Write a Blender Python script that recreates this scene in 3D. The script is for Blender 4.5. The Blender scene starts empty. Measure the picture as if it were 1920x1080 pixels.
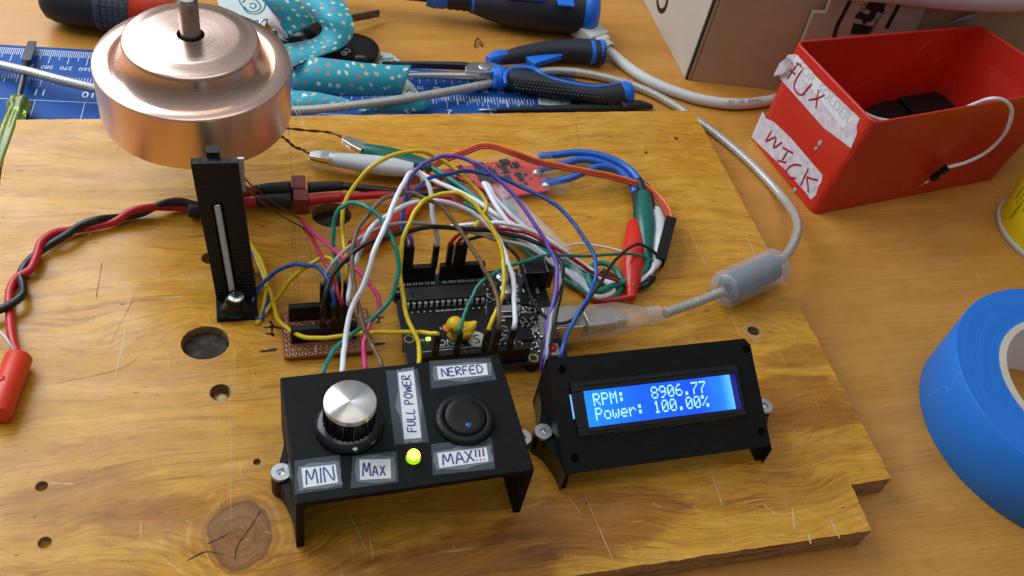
import bpy, bmesh, math, random
import numpy as np
from mathutils import Matrix, Vector

random.seed(7)
rng = np.random.default_rng(7)
SC = bpy.context.scene
COL = SC.collection
SC.unit_settings.system = 'METRIC'
SC.unit_settings.scale_length = 0.01          # one unit is one centimetre

# ------------------------------------------------------------------ camera
F, H = 1788.823, 32.0669
RB = np.array([[0.9615675766, -0.2222208753, 0.1612627613],
               [-0.0621693052, -0.7482916499, -0.6604502889],
               [0.2674374190, 0.6250419900, -0.7333483058]])
CAMP = np.array([0.0, 0.0, H])
cam = bpy.data.cameras.new('camera')
cam.sensor_width = 36.0
cam.lens = F / 1920.0 * 36.0
cam.clip_start = 0.5
cam.clip_end = 2000.0
camo = bpy.data.objects.new('camera', cam)
COL.objects.link(camo)
mw = Matrix.Identity(4)
for i in range(3):
    mw[i][0] = RB[0][i]; mw[i][1] = -RB[1][i]; mw[i][2] = -RB[2][i]; mw[i][3] = CAMP[i]
camo.matrix_world = mw
SC.camera = camo
cam.dof.use_dof = True
cam.dof.focus_distance = 37.0
cam.dof.aperture_fstop = 0.55

# ------------------------------------------------------------------ light
world = bpy.data.worlds.new('World')
SC.world = world
world.use_nodes = True
wn = world.node_tree
bg = wn.nodes['Background']
# a dim room: paler towards the ceiling, dark brown towards the far walls
wtc = wn.nodes.new('ShaderNodeTexCoord'); wsx = wn.nodes.new('ShaderNodeSeparateXYZ'); wrm = wn.nodes.new('ShaderNodeValToRGB')
wn.links.new(wtc.outputs['Generated'], wsx.inputs[0]); wn.links.new(wsx.outputs[2], wrm.inputs[0])
wrm.color_ramp.elements[0].position = .15; wrm.color_ramp.elements[0].color = (.24, .215, .19, 1)
wrm.color_ramp.elements[1].position = .75; wrm.color_ramp.elements[1].color = (.80, .83, .90, 1)
wn.links.new(wrm.outputs[0], bg.inputs[0])
bg.inputs[1].default_value = 0.38

def area(name, loc, target, sx, sy, energy, col):
    l = bpy.data.lights.new(name, 'AREA')
    l.shape = 'RECTANGLE'; l.size = sx; l.size_y = sy; l.energy = energy; l.color = col
    o = bpy.data.objects.new(name, l); COL.objects.link(o)
    o.location = loc
    d = Vector(target) - Vector(loc)
    o.rotation_euler = d.to_track_quat('-Z', 'Y').to_euler()
    return o
area('window_light', (-42, 74, 54), (2, 28, 0), 84, 60, 92000, (0.83, 0.90, 1.0))
area('ceiling_light', (10, 20, 150), (8, 28, 0), 120, 40, 40000, (1.0, 0.94, 0.84))

SC.view_settings.view_transform = 'Standard'
SC.view_settings.look = 'None'
SC.view_settings.exposure = 0.0
SC.view_settings.gamma = 1.0
SC.view_settings.use_curve_mapping = False
SC.render.engine = 'CYCLES'
SC.cycles.max_bounces = 8
SC.cycles.transparent_max_bounces = 16
SC.cycles.caustics_reflective = False
SC.cycles.caustics_refractive = False
SC.cycles.use_denoising = True

# ------------------------------------------------------------------ survey helpers
# positions were surveyed from the photograph: a sight line meets a plane of known height
DESK = -1.2
def V(*a): return np.array(a, float)
def ray(x, y): return V((x - 960) / F, (y - 540) / F, 1.0) @ RB
def U(x, y, z=0.0):
    d = ray(x, y); return CAMP + (z - H) / d[2] * d
def Upl(x, y, O, n):
    d = ray(x, y); return CAMP + np.dot(np.asarray(O) - CAMP, n) / np.dot(d, n) * d
def Uy(x, y, yy):
    d = ray(x, y); return CAMP + (yy - CAMP[1]) / d[1] * d
def PX(p):
    q = RB @ (np.asarray(p, float) - CAMP); return V(960 + F * q[0] / q[2], 540 + F * q[1] / q[2])
def xrow(px, yy, z):
    a, b = -30.0, 60.0
    for _ in range(50):
        m = (a + b) / 2
        if PX((m, yy, z))[0] < px: a = m
        else: b = m
    return a
def nrm(v):
    v = np.asarray(v, float); return v / np.linalg.norm(v)

# ------------------------------------------------------------------ node helpers
class NB:
    def __init__(s, name):
        s.m = bpy.data.materials.new(name); s.m.use_nodes = True
        s.t = s.m.node_tree; s.t.nodes.clear()
        s.out = s.t.nodes.new('ShaderNodeOutputMaterial')
    def n(s, typ, ins=None, **props):
        nd = s.t.nodes.new('ShaderNode' + typ)
        for k, v in props.items(): setattr(nd, k, v)
        for k, v in (ins or {}).items(): s.set(nd, k, v)
        return nd
    def set(s, nd, k, v):
        i = nd.inputs[k]
        if hasattr(v, 'is_output') or isinstance(v, bpy.types.NodeSocket): s.t.links.new(v, i)
        else:
            if isinstance(v, (tuple, list)) and len(v) == 3 and i.type == 'RGBA': v = (*v, 1)
            i.default_value = v
    def math(s, op, a, b=0.0, c=None, clamp=False):
        ins = {0: a, 1: b}
        if c is not None: ins[2] = c
        nd = s.n('Math', ins, operation=op); nd.use_clamp = clamp
        return nd.outputs[0]
    def mix(s, f, a, b, blend='MIX'):
        nd = s.n('Mix', data_type='RGBA', blend_type=blend)
        s.set(nd, 0, f); s.set(nd, 6, a); s.set(nd, 7, b); return nd.outputs[2]
    def noise(s, vec, scale, detail=3.0, rough=.5, dist=0.0):
        nd = s.n('TexNoise', {'Scale': scale, 'Detail': detail, 'Roughness': rough, 'Distortion': dist})
        if vec is not None: s.set(nd, 'Vector', vec)
        return nd.outputs[0]
    def ramp(s, f, stops):
        nd = s.n('ValToRGB', {0: f}); cr = nd.color_ramp
        while len(cr.elements) > 1: cr.elements.remove(cr.elements[-1])
        cr.elements[0].position = stops[0][0]; c = stops[0][1]
        cr.elements[0].color = (*c, 1) if isinstance(c, tuple) else (c, c, c, 1)
        for p, c in stops[1:]:
            e = cr.elements.new(p); e.color = (*c, 1) if isinstance(c, tuple) else (c, c, c, 1)
        return nd.outputs[0]
    def mr(s, v, a, b, c=0.0, d=1.0):
        nd = s.n('MapRange', {0: v, 1: a, 2: b, 3: c, 4: d}); nd.clamp = True; return nd.outputs[0]
    def obj(s): return s.n('TexCoord').outputs['Object']
    def uv(s): return s.n('TexCoord').outputs['UV']
    def mapv(s, vec, scale=(1, 1, 1), loc=(0, 0, 0), rot=(0, 0, 0)):
        return s.n('Mapping', {'Vector': vec, 'Scale': scale, 'Location': loc, 'Rotation': rot}).outputs[0]
    def sep(s, vec):
        nd = s.n('SeparateXYZ', {0: vec}); return nd.outputs
    def comb(s, x, y, z=0.0): return s.n('CombineXYZ', {0: x, 1: y, 2: z}).outputs[0]
    def bump(s, h, strength=.3, dist=.02):
        return s.n('Bump', {'Height': h, 'Strength': strength, 'Distance': dist}).outputs[0]
    def princ(s, **k):
        nd = s.n('BsdfPrincipled')
        for a, b in k.items(): s.set(nd, a.replace('_', ' '), b)
        s.t.links.new(nd.outputs[0], s.out.inputs[0]); return nd

def pm(name, col, rough=.5, metal=0.0, var=.12, vs=2.0, bump=0.0, bs=30.0, spec=.5, coat=0.0, sub=0.0, sss=0.0, emit=None, es=0.0):
    b = NB(name); o = b.obj()
    n1 = b.noise(o, vs, 4, .6)
    lo = tuple(c * (1 - var) for c in col); hi = tuple(min(1, c * (1 + var)) for c in col)
    c = b.mix(n1, lo, hi)
    n2 = b.noise(o, vs * 4, 3, .6)
    r = b.mr(n2, .25, .75, max(.02, rough * .82), min(1, rough * 1.2))
    p = b.princ(Base_Color=c, Roughness=r, Metallic=metal, Specular_IOR_Level=spec, Coat_Weight=coat)
    if bump: b.set(p, 'Normal', b.bump(b.noise(o, bs, 3, .6), bump, .02))
    if sss: b.set(p, 'Subsurface Weight', sss); b.set(p, 'Subsurface Radius', (.3, .3, .3)); b.set(p, 'Subsurface Scale', .3)
    if emit: b.set(p, 'Emission Color', emit); b.set(p, 'Emission Strength', es)
    return b.m

def film(name, col, fac, rough=.2):
    b = NB(name)
    tr = b.n('BsdfTransparent')
    n = b.noise(b.obj(), 3, 3)
    pr = b.n('BsdfPrincipled', {'Base Color': col, 'Roughness': rough})
    mx = b.n('MixShader', {0: b.mr(n, .2, .8, fac * .93, fac * 1.07)})
    b.t.links.new(tr.outputs[0], mx.inputs[1]); b.t.links.new(pr.outputs[0], mx.inputs[2])
    b.t.links.new(mx.outputs[0], b.out.inputs[0])
    return b.m

# ------------------------------------------------------------------ mesh helpers
class MB:
    def __init__(s): s.v = []; s.f = []; s.uv = []; s.sm = []; s.mi = []; s.cur = 0
    def add(s, verts, faces, smooth=False, uvs=None, M=None):
        k = len(s.v)
        for p in verts:
            if M is not None: p = M @ Vector(p)
            s.v.append((float(p[0]), float(p[1]), float(p[2])))
        for i, fc in enumerate(faces):
            s.f.append(tuple(k + a for a in fc)); s.sm.append(smooth); s.mi.append(s.cur)
            s.uv.append(uvs[i] if uvs else [(0, 0)] * len(fc))
        return s
    def box(s, c, size, M=None):
        x, y, z = (a / 2 for a in size)
        vs = [(c[0] + i * x, c[1] + j * y, c[2] + k * z) for i in (-1, 1) for j in (-1, 1) for k in (-1, 1)]
        return s.add(vs, [(0, 1, 3, 2), (4, 6, 7, 5), (0, 4, 5, 1), (2, 3, 7, 6), (0, 2, 6, 4), (1, 5, 7, 3)], M=M)
    def bx(s, a, b, M=None):
        return s.box([(p + q) / 2 for p, q in zip(a, b)], [abs(q - p) for p, q in zip(a, b)], M)
    def prism(s, poly, z0, z1, M=None, smooth=False):
        n = len(poly)
        area2 = sum(poly[i][0] * poly[(i + 1) % n][1] - poly[(i + 1) % n][0] * poly[i][1] for i in range(n))
        if area2 < 0: poly = poly[::-1]
        vs = [(p[0], p[1], z0) for p in poly] + [(p[0], p[1], z1) for p in poly]
        s.add(vs, [tuple(range(n))[::-1], tuple(range(n, 2 * n))] , M=M)
        k = len(s.v) - 2 * n
        for i in range(n):
            j = (i + 1) % n
            s.f.append((k + i, k + j, k + n + j, k + n + i)); s.sm.append(smooth); s.mi.append(s.cur); s.uv.append([(0, 0)] * 4)
        return s
    def lathe(s, prof, n=48, M=None, smooth=True, sharp=False):
        # prof: (r, z) from the bottom axis, round the outside
        if sharp:
            for a, b in zip(prof[:-1], prof[1:]): s.lathe([a, b], n, M, smooth)
            return s
        vs, fs = [], []
        idx = []
        for r, z in prof:
            if r < 1e-6:
                idx.append([len(vs)] * n); vs.append((0, 0, z))
            else:
                idx.append(list(range(len(vs), len(vs) + n)))
                vs += [(r * math.cos(2 * math.pi * i / n), r * math.sin(2 * math.pi * i / n), z) for i in range(n)]
        for a, b in zip(idx[:-1], idx[1:]):
            for i in range(n):
                j = (i + 1) % n
                fc = [a[i], a[j], b[j], b[i]]
                u = []
                for q in fc:
                    if q not in u: u.append(q)
                if len(u) > 2: fs.append(tuple(u))
        return s.add(vs, fs, smooth, M=M)
    def tube(s, pts, r, n=10, caps=True, flat=None, closed=False):
        P = np.asarray(pts, float); m = len(P)
        R = np.full(m, r, float) if np.isscalar(r) else np.interp(np.linspace(0, 1, m), np.linspace(0, 1, len(r)), r)
        T = np.gradient(P, axis=0); T /= np.linalg.norm(T, axis=1)[:, None] + 1e-12
        up = V(0, 0, 1) if abs(T[0][2]) < .9 else V(1, 0, 0)
        N = nrm(up - T[0] * (up @ T[0]))
        vs, uvs = [], []
        L = np.concatenate([[0], np.cumsum(np.linalg.norm(np.diff(P, axis=0), axis=1))])
        for i in range(m):
            N = N - T[i] * (N @ T[i]); N = nrm(N)
            Bn = np.cross(T[i], N)
            fl = flat if flat is not None else 1.0
            for k in range(n):
                a = 2 * math.pi * k / n
                vs.append(P[i] + R[i] * (math.cos(a) * N * fl + math.sin(a) * Bn))
        fs = []
        for i in range(m - 1):
            for k in range(n):
                k2 = (k + 1) % n
                fs.append((i * n + k, i * n + k2, (i + 1) * n + k2, (i + 1) * n + k))
                uvs.append([(k / n, L[i]), ((k + 1) / n, L[i]), ((k + 1) / n, L[i + 1]), (k / n, L[i + 1])])
        s.add(vs, fs, True, uvs)
        if caps:
            k0 = len(s.v) - n * m
            for c in (tuple(k0 + a for a in range(n))[::-1], tuple(k0 + (m - 1) * n + a for a in range(n))):
                s.f.append(c); s.sm.append(False); s.mi.append(s.cur); s.uv.append([(.5, 0)] * n)
        return s
    def strip(s, A, B, smooth=True):
        # ribbon between two edge lines, uv in cm
        A = np.asarray(A, float); B = np.asarray(B, float); m = len(A)
        L = np.concatenate([[0], np.cumsum(np.linalg.norm(np.diff((A + B) / 2, axis=0), axis=1))])
        fs, uvs = [], []
        w = np.mean(np.linalg.norm(A - B, axis=1))
        for i in range(m - 1):
            fs.append((i, i + 1, m + i + 1, m + i))
            uvs.append([(L[i], 0), (L[i + 1], 0), (L[i + 1], w), (L[i], w)])
        return s.add(list(A) + list(B), fs, smooth, uvs)
    def poly(s, pts): return s.add(pts, [tuple(range(len(pts)))])
    def build(s, name, mats, parent=None, bevel=0.0, seg=2, solid=0.0, subd=0, origin=None):
        if not isinstance(mats, (list, tuple)): mats = [mats]
        vs = np.array(s.v, float)
        o = bpy.data.objects.new(name, bpy.data.meshes.new(name))
        if parent is not None:
            Mi = parent.matrix_basis.inverted()
            vs = [tuple(Mi @ Vector(p)) for p in vs]
            o.parent = parent
        else:
            if origin is None: origin = ((vs[:, 0].min() + vs[:, 0].max()) / 2, (vs[:, 1].min() + vs[:, 1].max()) / 2, vs[:, 2].min())
            o.location = origin
            vs = [tuple(p - np.array(origin)) for p in vs]
        o.data.from_pydata(vs, [], s.f)
        o.data.polygons.foreach_set('use_smooth', s.sm)
        o.data.polygons.foreach_set('material_index', s.mi)
        uvl = o.data.uv_layers.new(name='UVMap')
        flat = [c for f in s.uv for uv in f for c in uv]
        uvl.data.foreach_set('uv', flat)
        for m in mats: o.data.materials.append(m)
        o.data.validate(); o.data.update()
        COL.objects.link(o)
        if solid:
            md = o.modifiers.new('thickness', 'SOLIDIFY'); md.thickness = solid; md.offset = 0
        if bevel:
            md = o.modifiers.new('bevel', 'BEVEL'); md.width = bevel; md.segments = seg; md.limit_method = 'ANGLE'; md.angle_limit = math.radians(35)
        if subd:
            md = o.modifiers.new('subdivision', 'SUBSURF'); md.levels = subd; md.render_levels = subd
        return o

def tag(o, label, cat, group=None, kind=None):
    if label: o['label'] = label
    if cat: o['category'] = cat
    if group: o['group'] = group
    if kind: o['kind'] = kind
    return o
def thing(name, loc, label, cat, group=None, rz=0.0):
    o = bpy.data.objects.new(name, None); COL.objects.link(o)
    o.empty_display_size = 1
    o.matrix_basis = Matrix.Translation(Vector([float(a) for a in loc])) @ Matrix.Rotation(rz, 4, 'Z')
    return tag(o, label, cat, group)
def frame(O, ex, ey):
    ex = nrm(ex); ez = nrm(np.cross(ex, ey)); ey = np.cross(ez, ex)
    M = Matrix.Identity(4)
    for i in range(3):
        M[i][0] = ex[i]; M[i][1] = ey[i]; M[i][2] = ez[i]; M[i][3] = O[i]
    return M
def at(x, y, z=0, rz=0): return Matrix.Translation((float(x), float(y), float(z))) @ Matrix.Rotation(rz, 4, 'Z')
def axisM(a, b):
    # frame whose z axis runs from a to b
    a = np.asarray(a, float); d = nrm(np.asarray(b, float) - a)
    ex = np.cross(V(0, 0, 1) if abs(d[2]) < .95 else V(1, 0, 0), d); ex = nrm(ex); ey = np.cross(d, ex)
    M = Matrix.Identity(4)
    for i in range(3):
        M[i][0] = ex[i]; M[i][1] = ey[i]; M[i][2] = d[i]; M[i][3] = a[i]
    return M
def spline(P, n=8):
    P = np.asarray(P, float)
    if len(P) < 3: return np.array([P[0] + (P[-1] - P[0]) * t for t in np.linspace(0, 1, n)])
    Q = np.vstack([2 * P[0] - P[1], P, 2 * P[-1] - P[-2]])
    out = []
    for i in range(1, len(Q) - 2):
        p0, p1, p2, p3 = Q[i - 1:i + 3]
        # centripetal Catmull-Rom
        t0 = 0.0; t1 = t0 + max(np.linalg.norm(p1 - p0), 1e-6) ** .5
        t2 = t1 + max(np.linalg.norm(p2 - p1), 1e-6) ** .5; t3 = t2 + max(np.linalg.norm(p3 - p2), 1e-6) ** .5
        for t in np.linspace(t1, t2, n, endpoint=False):
            A1 = (t1 - t) / (t1 - t0) * p0 + (t - t0) / (t1 - t0) * p1
            A2 = (t2 - t) / (t2 - t1) * p1 + (t - t1) / (t2 - t1) * p2
            A3 = (t3 - t) / (t3 - t2) * p2 + (t - t2) / (t3 - t2) * p3
            B1 = (t2 - t) / (t2 - t0) * A1 + (t - t0) / (t2 - t0) * A2
            B2 = (t3 - t) / (t3 - t1) * A2 + (t - t1) / (t3 - t1) * A3
            out.append((t2 - t) / (t2 - t1) * B1 + (t - t1) / (t2 - t1) * B2)
    out.append(P[-1])
    return np.array(out)
def run(pxs, zk):
    # sight points plus heights spread along the line
    P2 = np.asarray(pxs, float)
    L = np.concatenate([[0], np.cumsum(np.linalg.norm(np.diff(P2, axis=0), axis=1))]); L /= L[-1]
    zk = np.asarray(zk, float)
    if len(zk) == len(P2): z = zk
    else:
        zs = spline(np.stack([np.linspace(0, 1, len(zk)), zk], 1), 20) if len(zk) > 2 else np.stack([V(0, 1), zk], 1)
        z = np.interp(L, zs[:, 0], zs[:, 1])
    return np.array([U(x, y, h) for (x, y), h in zip(P2, z)])
def text(name, s, size, M, m, parent, ext=.004, align='LEFT', sx=1.0):
    cu = bpy.data.curves.new(name, 'FONT'); cu.body = s; cu.size = size; cu.extrude = ext; cu.align_x = align; cu.resolution_u = 3
    t = bpy.data.objects.new(name, cu); COL.objects.link(t)
    me = bpy.data.meshes.new_from_object(t.evaluated_get(bpy.context.evaluated_depsgraph_get()))
    bpy.data.objects.remove(t); bpy.data.curves.remove(cu)
    o = bpy.data.objects.new(name, me); COL.objects.link(o)
    Mi = parent.matrix_basis.inverted() if parent.parent is None else (parent.parent.matrix_basis @ parent.matrix_basis).inverted()
    me.transform(Mi @ M @ Matrix.Diagonal((sx, 1, 1, 1)))
    me.materials.clear(); me.materials.append(m); o.parent = parent
    return o
def sub(mb, name, m, parent, **k):
    # a sub-part: same as build, but its parent is itself a part (parts carry identity matrices)
    o = mb.build(name, m, parent.parent, **k); o.parent = parent; return o
def wobble(P, a, f=.35):
    P = np.asarray(P, float); t = np.arange(len(P))
    for k in range(3): P[:, k] += a * np.sin(t * f * (1 + .37 * k) + k * 2.1)
    return P

exec_later = []
# ------------------------------------------------------------------ materials
def desk_mat():
    b = NB('oak_laminate'); o = b.obj()
    v = b.mapv(o, (.10, 1.0, 1), rot=(0, 0, math.radians(7)))
    big = b.noise(v, .55, 4, .6, .6)
    fine = b.noise(b.mapv(o, (.22, 7.0, 1), rot=(0, 0, math.radians(7))), 1.6, 5, .7)
    fine2 = b.noise(b.mapv(o, (.5, 14.0, 1), rot=(0, 0, math.radians(7))), 1.3, 4, .7)
    cloud = b.noise(o, .35, 7, .7)
    ray_ = b.noise(b.mapv(o, (1.6, .25, 1), rot=(0, 0, math.radians(10))), .9, 3, .5)
    c = b.ramp(big, [(.25, (.50, .245, .055)), (.5, (.58, .305, .078)), (.75, (.64, .36, .105))])
    c = b.mix(b.mr(fine, .40, .66, 0, .42), c, (.30, .125, .030))
    c = b.mix(b.mr(ray_, .52, .74, 0, .30), c, (.60, .35, .13))
    c = b.mix(b.mr(fine2, .52, .70, 0, .30), c, (.26, .105, .022))
    c = b.mix(b.mr(cloud, .5, .75, 0, .30), c, (.32, .15, .038))
    c = b.mix(b.mr(cloud, .46, .25, 0, .25), c, (.60, .36, .13))
    sp = b.noise(o, 7, 2)
    c = b.mix(b.mr(sp, .70, .76, 0, .35), c, (.20, .09, .03))
    c = b.mix(1.0, c, (1.0, .88, .60), 'MULTIPLY')
    b.princ(Base_Color=c, Roughness=b.mr(big, .3, .7, .30, .44), Specular_IOR_Level=.45,
            Normal=b.bump(fine, .10, .01))
    return b.m

KNOT = (-0.78, 16.76, 1.12, 1.30)
def ply_mat():
    b = NB('varnished_plywood'); o = b.mapv(b.obj(), loc=(7.6, 26.6, DESK))
    x, y, z = b.sep(o)
    warp = b.noise(o, .11, 2, .5)
    wy = b.math('ADD', y, b.mr(warp, .2, .8, -.9, .9))
    f = b.math('ADD', wy, b.math('MULTIPLY', x, .05))
    for kx, ky, R, s in ((-.78, 16.76, 3.0, .86), (-1.76, 25.45, 2.3, .72), (4.07, 32.57, 2.2, .72), (22.57, 23.77, 1.8, .75), (-6, 27, 4, .22), (10, 31, 3, .2)):
        dx = b.math('SUBTRACT', x, kx); dy = b.math('SUBTRACT', y, ky)
        r2 = b.math('ADD', b.math('MULTIPLY', b.math('MULTIPLY', dx, dx), .45), b.math('MULTIPLY', dy, dy))
        g = b.math('EXPONENT', b.math('MULTIPLY', r2, -1.0 / (R * R)))
        f = b.math('SUBTRACT', f, b.math('MULTIPLY', b.math('MULTIPLY', dy, g), s))
    # ripple so that no grain line runs ruler straight
    f = b.math('ADD', f, b.mr(b.noise(b.mapv(o, (.30, 1.0, 1)), .8, 3, .6), .2, .8, -.11, .11))
    gv = b.comb(b.math('MULTIPLY', x, .035), f, 0.0)
    bands = b.noise(gv, .95, 3, .55, .35)
    fine = b.noise(b.comb(b.math('MULTIPLY', x, .45), b.math('MULTIPLY', f, 7.0), 0.0), 1.5, 5, .7)
    pores = b.noise(b.comb(b.math('MULTIPLY', x, 2.2), b.math('MULTIPLY', f, 17.0), 2.0), 1.0, 3, .7)
    blot = b.noise(o, .16, 5, .65)
    grunge = b.noise(o, .55, 8, .75)
    c = b.ramp(bands, [(.22, (.47, .225, .036)), (.40, (.55, .290, .050)), (.55, (.62, .345, .068)), (.75, (.68, .41, .105))])
    # late-wood lines, broken up along their length
    n1 = b.noise(b.comb(b.math('MULTIPLY', x, .05), b.math('MULTIPLY', f, 1.0), 3.3), 1.35, 3, .55, .25)
    for lv, wd, am in ((.40, .032, .80), (.46, .020, .55), (.51, .026, .65), (.57, .036, .85), (.64, .024, .6)):
        l = b.mr(b.math('ABSOLUTE', b.math('SUBTRACT', n1, lv)), 0.0, wd, 1.0, 0.0)
        l = b.math('MULTIPLY', l, b.mr(b.noise(b.comb(b.math('MULTIPLY', x, .22), b.math('MULTIPLY', f, 1.6), lv * 30), 1.0, 4, .65), .36, .66, 0, am))
        c = b.mix(l, c, (.24, .088, .014))
    c = b.mix(b.mr(fine, .49, .72, 0, .62), c, (.25, .10, .018))
    c = b.mix(b.mr(fine, .42, .20, 0, .30), c, (.66, .44, .15))
    c = b.mix(b.mr(pores, .55, .70, 0, .48), c, (.20, .08, .016))
    c = b.mix(b.mr(grunge, .50, .72, 0, .32), c, (.36, .185, .035))
    c = b.mix(b.mr(grunge, .48, .26, 0, .38), c, (.72, .50, .16))
    # dull worn patches where the varnish has gone
    worn = b.noise(b.mapv(o, (.30, .9, 1)), .60, 6, .75)
    c = b.mix(b.mr(worn, .55, .68, 0, .50), c, (.66, .48, .22))
    c = b.mix(b.mr(blot, .52, .72, 0, .34), c, (.44, .235, .040))
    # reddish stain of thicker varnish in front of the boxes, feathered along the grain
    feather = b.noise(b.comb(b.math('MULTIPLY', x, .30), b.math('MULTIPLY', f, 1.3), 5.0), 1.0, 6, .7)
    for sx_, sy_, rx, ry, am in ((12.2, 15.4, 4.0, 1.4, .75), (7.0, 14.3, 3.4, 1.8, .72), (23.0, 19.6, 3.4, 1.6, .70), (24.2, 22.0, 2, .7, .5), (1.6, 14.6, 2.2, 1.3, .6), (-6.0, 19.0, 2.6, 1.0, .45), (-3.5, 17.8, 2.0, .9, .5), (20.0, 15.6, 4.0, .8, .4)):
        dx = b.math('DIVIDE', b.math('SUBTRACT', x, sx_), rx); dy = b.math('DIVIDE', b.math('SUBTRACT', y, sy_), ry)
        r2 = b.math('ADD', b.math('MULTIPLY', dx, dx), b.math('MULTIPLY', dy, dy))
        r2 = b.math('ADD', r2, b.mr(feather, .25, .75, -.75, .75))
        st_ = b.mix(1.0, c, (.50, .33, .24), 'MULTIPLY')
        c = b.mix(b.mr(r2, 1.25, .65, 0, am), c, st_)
    st = b.noise(b.comb(b.math('MULTIPLY', x, .9), b.math('MULTIPLY', f, 5.0), 7.7), .9, 4, .6)
    c = b.mix(b.mr(st, .69, .75, 0, .75), c, (.10, .04, .012))
    sp = b.noise(o, 5.5, 2)
    c = b.mix(b.mr(sp, .72, .76, 0, .8), c, (.07, .035, .015))
    sc1 = b.noise(b.mapv(o, (9, .45, 1), rot=(0, 0, .5)), .9, 2, .5)
    c = b.mix(b.mr(sc1, .705, .73, 0, .5), c, (.66, .50, .26))
    sc2 = b.noise(b.mapv(o, (.5, 9, 1), rot=(0, 0, -.35)), .8, 2, .5)
    c = b.mix(b.mr(sc2, .71, .735, 0, .45), c, (.64, .48, .24))
    c = b.mix(1.0, c, (1.06, .925, .44), 'MULTIPLY')
    # the big round knot: its own rings and end grain
    kx, ky, ra, rb = KNOT
    dx = b.math('DIVIDE', b.math('SUBTRACT', x, kx), ra); dy = b.math('DIVIDE', b.math('SUBTRACT', y, ky), rb)
    r = b.math('SQRT', b.math('ADD', b.math('MULTIPLY', dx, dx), b.math('MULTIPLY', dy, dy)))
    r = b.math('ADD', r, b.mr(b.noise(o, .75, 2), .2, .8, -.12, .12))
    rings = b.noise(b.comb(b.math('MULTIPLY', r, 7.0), b.math('MULTIPLY', x, .25), b.math('MULTIPLY', y, .25)), 1.0, 4, .7)
    kc = b.ramp(rings, [(.3, (.15, .055, .012)), (.5, (.28, .120, .030)), (.7, (.38, .185, .055))])
    kc = b.mix(b.mr(b.noise(b.mapv(o, (1, 2.2, 1)), 6, 5, .75), .48, .68, 0, .75), kc, (.085, .035, .012))
    ringz = b.noise(b.comb(b.math('MULTIPLY', r, 5.0), b.math('MULTIPLY', x, .15), 0.0), 1.0, 3, .6)
    halo = b.math('MULTIPLY', b.mr(r, 2.3, 1.1), b.mr(ringz, .42, .58, 0, .8))
    c = b.mix(halo, c, (.30, .12, .018))
    c = b.mix(b.mr(r, 1.16, 1.0, 0, .45), c, (.34, .15, .025))
    c = b.mix(b.mr(r, 1.03, .90), c, kc)
    c = b.mix(b.math('MULTIPLY', b.mr(b.math('ADD', r, b.mr(b.noise(o, 2.5, 3), .3, .7, -.06, .06)), 1.06, .99, 0, .6), b.mr(r, .86, .97)), c, (.10, .038, .010))
    # cut sides: stacked plies
    nz = b.sep(b.n('NewGeometry').outputs['True Normal'])[2]
    ply = b.noise(b.comb(b.math('MULTIPLY', x, .25), b.math('MULTIPLY', y, .25), b.math('MULTIPLY', z, 5.5)), 1.0, 4, .7, .3)
    grit = b.noise(o, 9, 4, .7)
    pc = b.ramp(ply, [(.3, (.14, .075, .028)), (.44, (.34, .20, .085)), (.55, (.46, .30, .14)), (.68, (.20, .11, .045))])
    pc = b.mix(b.mr(grit, .5, .7, 0, .7), pc, (.06, .03, .012))
    c = b.mix(b.mr(nz, .7, .4), c, pc)
    hgt = b.math('ADD', b.math('MULTIPLY', fine, .6), b.math('MULTIPLY', bands, .5))
    rough = b.mr(worn, .40, .68, .24, .50)
    rough = b.math('MAXIMUM', rough, b.mr(nz, .7, .4, 0, .9))
    b.princ(Base_Color=c, Roughness=rough, Specular_IOR_Level=.45, Normal=b.bump(hgt, .18, .03))
    return b.m

def ribbed_black(name, freq=5.2, axis=2, col=(.010, .010, .012), rough=.42):
    b = NB(name); o = b.obj(); s = b.sep(o)
    w = b.math('ADD', b.math('MULTIPLY', b.math('SINE', b.math('MULTIPLY', s[axis], freq * 6.283)), .5), b.math('MULTIPLY', b.noise(b.mapv(o, (.5, .5, 7)), 2.0, 3, .6), 1.6))
    n = b.noise(o, 5, 3)
    c = b.mix(n, col, tuple(a * 1.7 for a in col))
    b.princ(Base_Color=c, Roughness=b.mr(n, .3, .7, rough * .8, rough * 1.2), Specular_IOR_Level=.22, Normal=b.bump(w, .9, .06))
    return b.m
def printed_black(name, rough=.6):
    b = NB(name); o = b.obj()
    w = b.noise(b.mapv(o, (1.0, 14, 14), rot=(0, 0, .78)), 2.0, 3, .6)
    n = b.noise(o, 1.6, 4, .6)
    c = b.mix(n, (.0035, .0035, .004), (.0075, .0075, .008))
    dust = b.noise(o, 16, 2); smear = b.noise(b.mapv(o, (.8, 2.2, 1), rot=(0, 0, .6)), 1.1, 5, .75)
    c = b.mix(b.mr(dust, .71, .75, 0, .5), c, (.10, .10, .10))
    c = b.mix(b.mr(smear, .56, .75, 0, .25), c, (.035, .035, .037))
    b.princ(Base_Color=c, Roughness=b.mr(smear, .3, .7, rough * .75, rough * 1.15), Specular_IOR_Level=.16, Normal=b.bump(w, .10, .01))
    return b.m
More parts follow.
